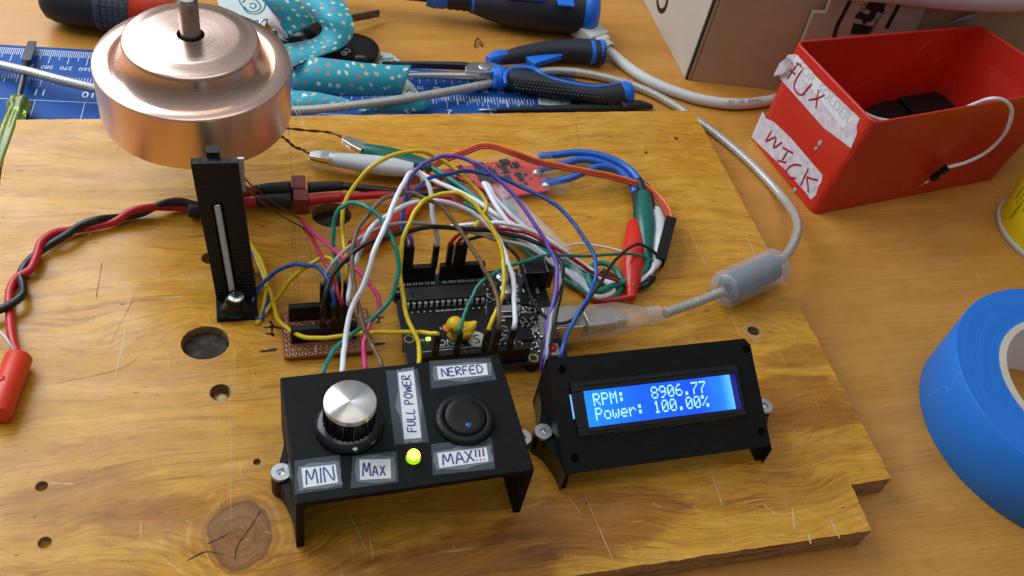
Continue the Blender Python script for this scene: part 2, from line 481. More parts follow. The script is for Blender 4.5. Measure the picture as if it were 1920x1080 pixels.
def copper_mat():
    b = NB('turned_copper'); o = b.obj(); x, y, z = b.sep(o)
    r = b.math('SQRT', b.math('ADD', b.math('MULTIPLY', x, x), b.math('MULTIPLY', y, y)))
    g = b.noise(b.comb(b.math('MULTIPLY', r, 18.0), b.math('MULTIPLY', z, 18.0), 0.0), 1.0, 4, .7)
    g2 = b.noise(b.comb(b.math('MULTIPLY', r, 3.0), b.math('MULTIPLY', z, 3.0), 4.0), 1.0, 2)
    c = b.mix(g2, (.82, .57, .46), (.88, .65, .54))
    tan = b.n('Tangent', direction_type='RADIAL', axis='Z').outputs[0]
    b.princ(Base_Color=c, Metallic=1.0, Roughness=b.math('ADD', b.mr(g, .3, .7, .235, .295), b.mr(r, 3.90, 3.94, 0, .10)), Anisotropic=b.mr(r, 3.90, 3.94, .5, .65), Anisotropic_Rotation=.25, Tangent=tan, Normal=b.bump(g, .03, .01))
    return b.m
def braid_mat():
    b = NB('clear_jacket_over_braid'); u, v, w = b.sep(b.uv())
    p1 = b.math('SINE', b.math('ADD', b.math('MULTIPLY', u, 37.7), b.math('MULTIPLY', v, 30.0)))
    p2 = b.math('SINE', b.math('SUBTRACT', b.math('MULTIPLY', u, 37.7), b.math('MULTIPLY', v, 30.0)))
    h = b.math('MAXIMUM', p1, p2)
    n = b.noise(b.comb(b.math('MULTIPLY', u, 12), b.math('MULTIPLY', v, 3.5), 0.0), 1.0, 3, .7)
    c = b.mix(b.mr(h, -.2, 1.0), (.36, .35, .30), (.52, .50, .44))
    c = b.mix(b.mr(n, .55, .7, 0, .7), c, (.78, .77, .72))
    b.princ(Base_Color=c, Metallic=.35, Roughness=b.mr(n, .3, .7, .30, .5), Coat_Weight=.7, Coat_Roughness=.12, Normal=b.bump(h, .25, .02))
    return b.m
def lanyard_mat():
    b = NB('printed_teal_ribbon'); uv = b.uv()
    rowv = b.mapv(uv, (1.5, 1.5, 1))
    vo = b.n('TexVoronoi', {'Vector': rowv, 'Scale': 1.15, 'Randomness': .55}, voronoi_dimensions='2D')
    dist = vo.outputs['Distance']; cc = vo.outputs['Color']
    nz = b.noise(b.mapv(uv, (9, 9, 1)), 1.0, 3, .7)
    d = b.math('ADD', dist, b.mr(nz, .2, .8, -.16, .16))
    r, g, bl = b.sep(cc)
    pc = b.ramp(r, [(0, (.75, .55, .22)), (.28, (.80, .74, .50)), (.45, (.62, .10, .12)), (.58, (.55, .27, .08)), (.75, (.82, .80, .72))])
    pc.node.color_ramp.interpolation = 'CONSTANT'
    pc = b.mix(b.mr(nz, .52, .60, 0, .55), pc, (.45, .20, .07))
    wv = b.noise(b.mapv(uv, (30, 30, 1)), 1.0, 2)
    base = b.mix(b.noise(uv, .5, 2), (.015, .30, .40), (.030, .38, .47))
    base = b.mix(b.mr(wv, .3, .7, 0, .35), base, (.012, .25, .33))
    c = b.mix(b.mr(d, .20, .13), base, pc)
    b.princ(Base_Color=c, Roughness=.62, Sheen_Weight=.15, Normal=b.bump(wv, .25, .01))
    return b.m
def mat_blue():
    b = NB('blue_cutting_mat_vinyl'); o = b.obj()
    n = b.noise(o, .5, 4, .6); n2 = b.noise(o, 14, 3, .6)
    c = b.mix(n, (.008, .060, .255), (.014, .085, .33))
    b.princ(Base_Color=c, Roughness=b.mr(n2, .3, .7, .5, .65), Specular_IOR_Level=.22, Normal=b.bump(n2, .08, .01))
    return b.m
def card_mat(name, lo, hi):
    b = NB(name); o = b.obj()
    n = b.noise(o, .8, 5, .65); fl = b.noise(b.mapv(o, (1, 1, 9)), .8, 4, .6); sp = b.noise(o, 12, 3, .7)
    c = b.mix(n, lo, hi); c = b.mix(b.mr(sp, .6, .75, 0, .35), c, tuple(a * .7 for a in lo))
    b.princ(Base_Color=c, Roughness=.85, Specular_IOR_Level=.2, Normal=b.bump(fl, .12, .03))
    return b.m
def masking_tape_mat():
    b = NB('grubby_masking_tape'); o = b.obj()
    n = b.noise(o, 2.5, 5, .7); n2 = b.noise(o, 8, 4, .7)
    c = b.mix(b.mr(n, .40, .70), (.70, .66, .68), (.50, .40, .47))
    c = b.mix(b.mr(n2, .6, .75, 0, .4), c, (.36, .28, .34))
    b.princ(Base_Color=c, Roughness=.75, Normal=b.bump(n2, .2, .02))
    return b.m
def blue_tape_mat():
    b = NB('blue_crepe_tape'); o = b.obj(); x, y, z = b.sep(o)
    ang = b.math('ARCTAN2', y, x)
    r = b.math('SQRT', b.math('ADD', b.math('MULTIPLY', x, x), b.math('MULTIPLY', y, y)))
    cre = b.noise(b.comb(b.math('MULTIPLY', ang, 60), b.math('MULTIPLY', z, 1.5), 0.0), 1.0, 3, .6)
    ring = b.noise(b.comb(b.math('MULTIPLY', r, 26), b.math('MULTIPLY', ang, .6), 0.0), 1.0, 3, .6)
    n = b.noise(o, 1.2, 4, .6)
    c = b.mix(n, (.006, .17, .66), (.010, .21, .76))
    nz = b.sep(b.n('NewGeometry').outputs['True Normal'])[2]
    top = b.mr(nz, .6, .9)
    c = b.mix(b.math('MULTIPLY', top, b.mr(ring, .45, .65, .2, .8)), c, (.006, .12, .48))
    h = b.mix(top, cre, ring)
    b.princ(Base_Color=c, Roughness=.55, Normal=b.bump(h, .15, .01))
    return b.m
def metal(name, col, rough=.3, bs=20, bump=.05, var=.15):
    return pm(name, col, rough, 1.0, var, 3.0, bump, bs)
def plastic(name, col, rough=.35, **k): return pm(name, col, rough, **k)

M = {}
M['desk'] = desk_mat(); M['ply'] = ply_mat()
M['pblack'] = printed_black('matt_printed_black'); M['ribbed'] = ribbed_black('layered_printed_black')
M['gblack'] = plastic('gloss_black_plastic', (.006, .006, .007), .22)
M['hblack'] = plastic('black_housing_plastic', (.006, .006, .006), .45, bump=.05, spec=.3)
M['void'] = plastic('dark_hole', (.0012, .0012, .0012), .95, spec=.05)
M['rubber'] = plastic('black_rubber', (.012, .013, .016), .6, bump=.15, bs=12)
M['copper'] = copper_mat()
M['steel'] = metal('worn_steel', (.34, .30, .28), .38, 8, .12, .3)
M['zinc'] = metal('zinc_plated_screw', (.62, .64, .66), .33, 14, .06)
M['bright'] = metal('bright_nickel', (.80, .78, .74), .18)
M['alu'] = None
M['darkmetal'] = metal('dark_blade_steel', (.12, .12, .125), .38)
M['usbmetal'] = metal('nickel_usb_shell', (.62, .60, .56), .35)
M['braid'] = braid_mat(); M['lanyard'] = lanyard_mat(); M['mat'] = mat_blue()
M['card'] = card_mat('brown_cardboard', (.42, .30, .19), (.51, .375, .25))
M['cardlit'] = card_mat('cardboard_lit_side', (.46, .40, .32), (.54, .47, .38))  # carton board paled for the side panel: brighter light put into the colour
M['kraft'] = card_mat('kraft_paper_bag', (.42, .34, .26), (.50, .42, .33))
M['ink'] = plastic('black_print_ink', (.012, .011, .010), .7)
M['white_ink'] = plastic('white_silkscreen', (.80, .81, .80), .6)
M['matink'] = plastic('pale_mat_print', (.60, .68, .76), .6)
def bin_mat():
    b = NB('red_polypropylene'); o = b.obj()
    n = b.noise(o, .5, 4, .6); sc = b.noise(b.mapv(o, (.5, 6, 3), rot=(.3, .5, .7)), 1.1, 4, .6); du = b.noise(o, 1.3, 6, .75); sp = b.noise(o, 9, 2)
    c = b.mix(n, (.50, .020, .010), (.60, .026, .012))
    c = b.mix(b.mr(sc, .64, .70, 0, .28), c, (.66, .16, .12)); c = b.mix(b.mr(du, .52, .72, 0, .25), c, (.34, .022, .016)); c = b.mix(b.mr(sp, .72, .76, 0, .5), c, (.25, .03, .02))
    b.princ(Base_Color=c, Roughness=b.mr(du, .3, .7, .22, .42), Normal=b.bump(b.noise(o, .7, 3), .12, .15)); return b.m
M['red_bin'] = bin_mat()
M['masking'] = masking_tape_mat()
M['paper'] = plastic('white_paper', (.72, .74, .76), .7, var=.04)
M['redmark'] = plastic('red_marker_ink', (.36, .010, .030), .5)
M['bluepen'] = plastic('blue_ballpoint_ink', (.030, .060, .26), .5)
M['faint'] = plastic('faint_grey_print', (.50, .53, .55), .7)
M['scotch'] = film('clear_sticky_tape', (.22, .27, .32), .26, .22)
M['scotch_edge'] = film('lifted_tape_halo', (.40, .46, .50), .34, .3)
M['bluetape'] = blue_tape_mat()
M['core'] = card_mat('tape_core_board', (.50, .45, .36), (.62, .57, .48))
M['yellow_can'] = plastic('yellow_label', (.78, .62, .010), .4, var=.05)
M['canrim'] = plastic('pale_plastic_rim', (.55, .56, .50), .4)
M['pcb'] = plastic('black_solder_mask', (.012, .013, .014), .32, var=.2)
M['redpcb'] = plastic('red_solder_mask', (.72, .045, .022), .35, var=.15)
M['tan'] = pm('brown_perfboard', (.27, .085, .030), .6, 0, .25, 2.0, .1)
M['pad'] = metal('copper_pad', (.70, .42, .26), .35)
M['solder'] = metal('solder', (.66, .65, .63), .30, 6, .3)
M['tinned'] = plastic('tinned_pin', (.62, .62, .60), .35)
M['dullsolder'] = plastic('dull_grey_blob', (.34, .35, .37), .55)
M['gold'] = metal('brass_contact', (.65, .50, .25), .3)
M['shrink'] = film('clear_heat_shrink', (.70, .70, .70), .08, .06)
M['cleartape'] = film('clear_tape_band', (.70, .80, .82), .20, .12)
M['choke'] = film('smoky_clear_plastic', (.50, .55, .62), .34, .06)
M['plug'] = film('frosted_clear_plastic', (.62, .58, .53), .28, .07)
M['ferrite'] = plastic('ferrite_core', (.13, .135, .14), .4, var=.3)
M['tbar'] = plastic('maroon_nylon', (.22, .028, .030), .45)
M['bluesleeve'] = plastic('blue_grip_plastic', (.008, .15, .66), .35, var=.08)
M['darkgrip'] = plastic('charcoal_grip', (.015, .019, .028), .55, bump=.35, bs=5)
M['greygrip'] = plastic('slate_grip', (.045, .060, .070), .6, bump=.1)
M['redgrip'] = plastic('red_orange_plastic', (.62, .045, .018), .35)
M['green_clear'] = NB('green_acetate').m
M['duck'] = pm('yellow_vinyl', (.90, .58, .008), .28, 0, .05, 2, 0, 30, .5, .3, 0, .15)
M['beak'] = pm('orange_vinyl', (.90, .17, .02), .3)
M['white_plastic'] = plastic('white_cable_jacket', (.60, .60, .57), .42, var=.06)
M['bag'] = pm('white_poly_mailer', (.62, .66, .70), .35, 0, .06, .6, .25, 1.2)
M['strap'] = plastic('pale_blue_strap', (.26, .42, .55), .5)
def WC(name, col, rough=.34): return plastic('insulation_' + name, col, rough, var=.07, vs=1.2)
W = dict(yellow=WC('yellow', (.72, .52, .012)), green=WC('green', (.008, .22, .16)), white=WC('white', (.78, .82, .88)),
         purple=WC('purple', (.135, .065, .42)), blue=WC('blue', (.012, .085, .36)), brown=WC('brown', (.17, .105, .050)),
         grey=WC('grey', (.36, .36, .36)), pink=WC('pink', (.60, .035, .17)), crimson=WC('crimson', (.42, .015, .06)),
         black=WC('black', (.010, .010, .011)), red=WC('red', (.50, .014, .022)), orange=WC('orange', (.72, .20, .008)),
         rust=WC('rust', (.36, .055, .015)), navy=WC('navy', (.012, .035, .13)), motorblue=WC('motor_blue', (.020, .125, .52)),
         thin=WC('enamel', (.10, .020, .010)), cream=WC('cream', (.62, .60, .54)))
M['bootgreen'] = plastic('green_vinyl_boot', (.006, .125, .095), .28, var=.08)
M['bootwhite'] = plastic('white_vinyl_boot', (.60, .63, .64), .28, var=.05)
M['bootred'] = plastic('red_vinyl_boot', (.62, .022, .012), .28, var=.08)
M['banana'] = plastic('orange_red_plastic', (.66, .040, .012), .4)
def slug_mat():
    b = NB('dark_burnt_plug'); o = b.obj(); n = b.noise(o, 2.2, 6, .75); sp = b.noise(o, 6, 2)
    c = b.ramp(n, [(.3, (.020, .015, .012)), (.52, (.050, .038, .030)), (.72, (.12, .095, .072))])
    c = b.mix(b.mr(sp, .69, .74, 0, .7), c, (.28, .20, .11))
    b.princ(Base_Color=c, Roughness=.85, Specular_IOR_Level=.2, Normal=b.bump(n, .9, .08)); return b.m
M['slug'] = slug_mat()
M['pen'] = plastic('black_felt_pen', (.02, .012, .008), .7)
M['scratch'] = plastic('bare_scratched_wood', (.60, .46, .26), .8)
M['rim_'] = plastic('frayed_wood_rim', (.44, .29, .11), .8)
M['crack'] = plastic('dark_crack', (.045, .020, .008), .9)
def lit(name, col, s):
    b = NB(name); n = b.noise(b.obj(), 3, 2)
    c = b.mix(n, tuple(a * .93 for a in col), col)
    b.princ(Base_Color=(.02, .02, .02), Emission_Color=c, Emission_Strength=s, Roughness=.2); return b.m
M['led_yg'] = lit('lit_yellow_green_led', (.80, 1.0, .05), 6.0)
M['led_rim'] = lit('green_led_body', (.42, .80, .01), 1.1)
M['led_g'] = lit('lit_green_led', (.30, 1.0, .08), 4.0)
M['bluedot'] = plastic('blue_switch_lens', (.02, .10, .32), .2)
def lcd_mat():
    # backlit panel: side-lit light guide, brighter at both ends
    b = NB('backlit_blue_lcd'); x, y, z = b.sep(b.uv())
    n = b.noise(b.obj(), 2.0, 2)
    c = b.ramp(x, [(0, (.008, .25, 1.0)), (.35, (.005, .11, .95)), (.75, (.004, .075, .85)), (.93, (.015, .22, 1.0)), (1.0, (.10, .52, 1.0))])
    b.princ(Base_Color=(.005, .01, .05), Emission_Color=c, Emission_Strength=b.mr(n, .3, .7, 1.12, 1.3), Roughness=.12); return b.m
M['lcd'] = lcd_mat()
M['lcddark'] = lit('lcd_edge_blue', (.004, .012, .40), .6)
M['lcdtext'] = lit('lcd_lit_pixels', (.42, .95, 1.0), 1.25)
M['lcdglow'] = lit('backlight_leak', (.22, .50, 1.0), 1.3)
def green_acetate():
    b = NB('green_acetate_handle'); n = b.noise(b.obj(), 2, 3)
    c = b.mix(n, (.40, .56, .03), (.58, .70, .06))
    b.princ(Base_Color=c, Roughness=.15, Transmission_Weight=.7, IOR=1.45, Coat_Weight=.3); return b.m
M['green_clear'] = green_acetate()
def alu_mat():
    b = NB('spun_aluminium_cap'); x, y, z = b.sep(b.obj())
    r = b.math('SQRT', b.math('ADD', b.math('MULTIPLY', x, x), b.math('MULTIPLY', y, y)))
    g = b.noise(b.comb(b.math('MULTIPLY', r, 60.0), 0.0, 0.0), 1.0, 3, .7)
    tan = b.n('Tangent', direction_type='RADIAL', axis='Z').outputs[0]
    b.princ(Base_Color=(.80, .79, .77), Metallic=1.0, Roughness=b.mr(g, .3, .7, .30, .42), Anisotropic=.9, Anisotropic_Rotation=.25, Tangent=tan, Normal=b.bump(g, .05, .005)); return b.m
M['alu'] = alu_mat()

# ------------------------------------------------------------------ setting
mb = MB(); mb.add([(-90, -30, DESK), (140, -30, DESK), (140, 150, DESK), (-90, 150, DESK)], [(0, 1, 2, 3)])
o = mb.build('desk_top', M['desk']); tag(o, 'honey coloured wood grain desk top under everything', None, kind='structure')

# ------------------------------------------------------------------ plywood board
BX0, BX1, BY0, BY1 = -10.38, 25.54, 13.39, 39.93
def make_board():
    t = thing('plywood_board', (7.6, 26.6, DESK), 'scratched yellow plywood board carrying the electronics, notched at its right corner', 'board')
    top = []
    out = [(BX0, BY0)]
    # slightly ragged sawn outline
    def edge(a, b, n, amp):
        a = V(*a); b = V(*b); d = nrm(b - a); nn = V(-d[1], d[0])
        return [tuple(a + (b - a) * k / n + nn * (0 if k == 0 else rng.normal(0, amp))) for k in range(n)]
    pts = []
    corners = [(BX0, BY0), (23.44, BY0), (23.55, 15.48), (25.54, 15.50), (BX1, BY1), (BX0, BY1)]
    for i, a in enumerate(corners):
        b2 = corners[(i + 1) % len(corners)]
        ln = math.hypot(b2[0] - a[0], b2[1] - a[1])
        pts += edge(a, b2, max(2, int(ln / .35)), .018)
    mb = MB(); mb.prism(pts, DESK, 0.0)
    deck = mb.build('deck', M['ply'], t)
    c = MB()
    for x, y, rx, ry, dep in ((-1.76, 25.47, .95, .86, .40), (4.07, 32.57, .92, .80, .6), (-1.25, 22.92, .40, .40, .62), (-.03, 19.60, .14, .14, .3), (-7.41, 19.54, .21, .21, .30), (-7.14, 17.33, .22, .22, .30), (22.57, 23.77, .30, .26, .35), (-1.5, 30.2, .34, .34, .8), (12.6, 33.9, .09, .09, .3), (21.4, 36.4, .10, .10, .3), (23.6, 37.5, .13, .12, .3)):
        n = 40
        poly = [(x + rx * math.cos(2 * math.pi * k / n) * (1 + .03 * math.sin(3 * k)), y + ry * math.sin(2 * math.pi * k / n)) for k in range(n)]
        c.prism(poly, -dep, .5)
    cut = c.build('cutter', M['ply'], t)
    md = deck.modifiers.new('holes', 'BOOLEAN'); md.object = cut; md.operation = 'DIFFERENCE'; md.solver = 'EXACT'
    dg = bpy.context.evaluated_depsgraph_get()
    me = bpy.data.meshes.new_from_object(deck.evaluated_get(dg))
    deck.modifiers.clear(); deck.data = me
    bpy.data.objects.remove(cut)
    md = deck.modifiers.new('worn_edge', 'BEVEL'); md.width = .035; md.segments = 2; md.limit_method = 'ANGLE'; md.angle_limit = math.radians(50)
    # burnt plugs sunk in the two big holes
    for x, y, rx, ry, z in ((-1.76, 25.47, .93, .84, -.36), (4.07, 32.57, .90, .78, -.50)):
        p = MB(); p.lathe([(0, z - .08), (1, z - .08), (1.0, z - .02), (.9, z), (0, z + .01)], 40, at(x, y) @ Matrix.Diagonal((rx, ry, 1, 1)))
        p.build('knot_plug', M['slug'], t)
    p = MB(); p.lathe([(0, -.34), (.24, -.34), (.24, -.12), (.16, -.07), (0, -.07)], 24, at(22.57, 23.77)); p.build('knot_plug', M['slug'], t)
    p = MB(); p.lathe([(0, -.62), (.34, -.62), (.26, -.40), (.1, -.30), (0, -.33)], 9, at(-1.22, 22.88)); p.build('splinter_core', M['scratch'], t)
    # pale halo round the small drilled holes
    h = MB()
    for x, y, r0, r1 in ((-1.25, 22.92, .40, .46), (-.03, 19.60, .24, .30), (-7.41, 19.54, .21, .25), (-7.14, 17.33, .22, .27), (22.57, 23.77, .36, .50)):
        h = MB(); n = 36; vs = []; fs = []
        for k in range(n):
            a = 2 * math.pi * k / n; j = 1 + .05 * rng.normal()
            vs += [(x + r0 * math.cos(a), y + r0 * math.sin(a), .004), (x + r1 * j * math.cos(a), y + r1 * j * math.sin(a), .004)]
        for k in range(n):
            q = (k + 1) % n; fs.append((2 * k, 2 * k + 1, 2 * q + 1, 2 * q))
        h.add(vs, fs); h.build('chipped_rim', M['rim_'], t)
    def marks(name, lines, m, z=.004):
        k = MB()
        for pts, w in lines:
            P = np.array([U(px, py, 0) for px, py in pts]); P = spline(P, 6) if len(P) > 2 else np.array([P[0] + (P[1] - P[0]) * q for q in np.linspace(0, 1, 9)])
            T = np.gradient(P, axis=0); T /= np.linalg.norm(T, axis=1)[:, None] + 1e-9
            N = np.stack([-T[:, 1], T[:, 0], 0 * T[:, 0]], 1)
            ww = w * (.5 + .8 * rng.random(len(P)))[:, None]; ww[0] *= .3; ww[-1] *= .3
            P[:, 2] = z
            k.strip(P - N * ww / 2, P + N * ww / 2, False)
        return tag(k.build(name, m, t), None, None, kind='stuff')
    S = []
    for a, b2, w in (((215, 708), (240, 605), .07), ((1440, 470), (1432, 452), .03), ((540, 180), (600, 300), .02), ((1395, 430), (1450, 560), .03), ((1290, 430), (1325, 498), .03), ((1370, 585), (1388, 630), .03), ((300, 560), (345, 555), .06),
                     ((90, 905), (140, 908), .05), ((305, 1047), (345, 1078), .03), ((1065, 930), (1090, 965), .025), ((1095, 925), (1160, 1075), .03), ((1335, 890), (1355, 950), .05), ((1430, 945), (1455, 965), .04), ((1485, 950), (1490, 995), .05), ((1555, 970), (1575, 1010), .06), ((1515, 998), (1520, 1020), .07), ((1600, 965), (1630, 985), .04), ((655, 960), (690, 1040), .03), ((690, 985), (700, 1050), .03),
                     ((560, 205), (575, 250), .02), ((1250, 250), (1290, 290), .02), ((1155, 520), (1200, 560), .06), ((1205, 390), (1255, 520), .02), ((440, 640), (438, 740), .02), ((430, 690), (433, 980), .014), ((160, 460), (172, 430), .05), ((215, 510), (222, 530), .07)):
        S.append(((a, b2), w))
    cl = [(180, 520), (300, 690), (150, 700), (690, 980), (1250, 900), (1450, 960), (1240, 470), (520, 560), (1330, 560), (420, 980)]
    for _ in range(110):
        cc_ = cl[rng.integers(len(cl))]; x, y = rng.normal(cc_[0], 75), rng.normal(cc_[1], 45); l = 4 + rng.exponential(9); an = rng.normal(.35, .55) if rng.random() < .7 else rng.normal(1.3, .3)
        a = (x, y); b2 = (x + l * math.cos(an), y + l * math.sin(an))
        p = U(*a); q = U(*b2)
        if all(BX0 + .2 < r[0] < 23.2 and BY0 + .2 < r[1] < BY1 - .2 for r in (p, q)): S.append(((a, b2), rng.uniform(.006, .03)))
    marks('pale_scratches', S, M['scratch'])
    C = [(((350, 1052), (385, 1035), (420, 1040)), .05), (((490, 955), (472, 985), (458, 1005), (445, 1025), (440, 1050)), .05), (((388, 1020), (415, 1008), (432, 998)), .04), (((1240, 795), (1310, 782)), .03), (((205, 650), (258, 545)), .014),
         (((180, 560), (192, 490)), .03), (((100, 720), (230, 690), (260, 670)), .014), (((545, 360), (552, 560)), .015)]
    for _ in range(55):
        x, y = rng.uniform(0, 1640), rng.uniform(225, 1070); l = rng.uniform(2, 12)
        p = U(x, y); q = U(x + l, y)
        if all(BX0 + .2 < r[0] < 23.2 and BY0 + .2 < r[1] < BY1 - .2 for r in (p, q)): C.append((((x, y), (x + l, y - l * .05 + rng.normal(0, .8))), rng.uniform(.012, .045)))
    marks('dark_checks', C, M['crack'], .0055)
    D = []
    for x0, y0, x1, y1, n in ((560, 380, 562, 470, 22), (575, 440, 603, 560, 26), (541, 235, 560, 560, 40), (1080, 230, 1090, 300, 12)):
        for k in range(n):
            f0, f1 = k / n, (k + .55) / n
            D.append((((x0 + (x1 - x0) * f0, y0 + (y1 - y0) * f0), (x0 + (x1 - x0) * f1, y0 + (y1 - y0) * f1)), .025))
    marks('pencil_dots', D, M['pen'], .007)
    Pn = [(((505, 601), (510, 608), (510, 625), (513, 631)), .13), (((495, 615), (512, 613), (530, 617)), .12), (((497, 625), (515, 628)), .10), (((487, 659), (500, 658), (520, 655)), .14),
          (((697, 596), (720, 595)), .12), (((712, 594), (708, 606)), .10), (((703, 606), (716, 604)), .08), (((700, 646), (724, 644)), .13)]
    marks('plus_and_minus_marks', Pn, M['pen'], .0085)
    return t
make_board()
# ------------------------------------------------------------------ hand lettering
GL = {'N': [[(0, 0), (.02, 1), (.55, .02), (.58, 1)]], 'E': [[(.5, 1), (.05, .97), (0, .02), (.5, 0)], [(.02, .52), (.42, .5)]], 'R': [[(0, 0), (.04, 1), (.4, .95), (.45, .7), (.05, .48), (.55, 0)]],
      'F': [[(0, 0), (.05, 1), (.5, 1)], [(.02, .52), (.4, .55)]], 'D': [[(0, 0), (.03, 1), (.4, .9), (.58, .5), (.35, .06), (0, 0)]], 'M': [[(0, 0), (.12, 1), (.35, .3), (.62, 1), (.72, 0)]],
      'A': [[(0, 0), (.3, 1), (.6, 0)], [(.12, .38), (.52, .36)]], 'X': [[(0, 1), (.55, 0)], [(.52, 1), (0, 0)]], '!': [[(.06, 1), (0, .35)], [(-.02, .06), (.02, .02)]], 'I': [[(.05, 1), (0, 0)]],
      'U': [[(0, 1), (0, .25), (.2, 0), (.42, .2), (.46, 1)]], 'L': [[(.02, 1), (0, 0), (.45, .02)]], 'P': [[(0, 0), (.05, 1), (.42, .93), (.42, .6), (.04, .5)]], 'O': [[(.3, 1), (.05, .75), (.02, .3), (.28, 0), (.52, .3), (.5, .75), (.3, 1)]],
      'W': [[(0, 1), (.18, 0), (.36, .7), (.56, 0), (.72, 1)]], 'C': [[(.5, .85), (.25, 1), (.03, .6), (.1, .15), (.35, 0), (.55, .15)]], 'K': [[(.03, 1), (0, 0)], [(.5, 1), (.06, .5), (.55, 0)]]}
GL.update({'ax': [[(0, 0), (.25, .72), (.5, 0)], [(.1, .28), (.42, .27)]], 'xx': [[(0, .7), (.45, 0)], [(.42, .7), (0, 0)]]})
def pen_word(name, letters, M4, x0, y0, h, step, r, m, parent, slant=.08, jit=.03):
    mb = MB()
    nat = {'I': .06, '!': .08, 'M': .72, 'W': .72, ' ': .22}
    tot = sum(nat.get(c, .55) for c in letters) + .20 * (len(letters) - 1)
    k = step / tot; x = x0
    for ch in letters:
        if ch != ' ':
            for st in GL[ch]:
                pts = [(x + px * k + slant * py * h * .5 + rng.normal(0, jit * h * .3), y0 + py * h + rng.normal(0, jit * h * .4), 0.004) for px, py in st]
                P = spline(pts, 4) if len(pts) > 2 else np.array(pts)
                mb.tube(np.array([M4 @ Vector(p) for p in P]), r, 6)
        x += (nat.get(ch, .55) + .20) * k
    return mb.build(name, m, parent)

# ------------------------------------------------------------------ screws
def square_screw(mb_head, c, r=.375, h=.14, M4=None, rz=.3):
    m4 = at(*c, rz) if M4 is None else M4
    n = 28
    # countersunk head with a square socket
    mb_head.lathe([(0, -.28), (.12, -.28), (r * .9, 0), (r, .02), (r, h * .7), (r * .93, h)], n, m4)
    s = .125
    outer = [(r * .93 * math.cos(2 * math.pi * k / n), r * .93 * math.sin(2 * math.pi * k / n), h) for k in range(n)]
    sq = []
    for k in range(n):
        a = 2 * math.pi * k / n; f = 1 / max(abs(math.cos(a)), abs(math.sin(a)))
        sq.append((s * f * math.cos(a), s * f * math.sin(a), h))
    vs = outer + sq + [(p[0] * .8, p[1] * .8, h - .12) for p in sq] + [(0, 0, h - .14)]
    fs = []
    for k in range(n):
        q = (k + 1) % n
        fs += [(k, q, n + q, n + k), (n + k, n + q, 2 * n + q, 2 * n + k), (2 * n + k, 2 * n + q, 3 * n)]
    mb_head.add(vs, fs, False, M=m4)
    return mb_head
def ear(mb, wx, side, yc, h, L=1.75, prot=.80):
    # concave gusset that carries the fixing screw
    pts = [(wx, yc - L)]
    for k in range(1, 9):
        a = k / 8; pts.append((wx + side * (prot - .28) * a ** 1.9, yc - L + (L - .36) * a))
    for k in range(9):
        a = -math.pi / 2 + math.pi * k / 8; pts.append((wx + side * (prot - .40 + .40 * math.cos(a)), yc + .40 * math.sin(a)))
    for k in range(7, 0, -1):
        a = k / 8; pts.append((wx + side * (prot - .28) * a ** 1.9, yc + L - (L - .36) * a))
    pts.append((wx, yc + L))
    return mb.prism(pts, 0.0, h)

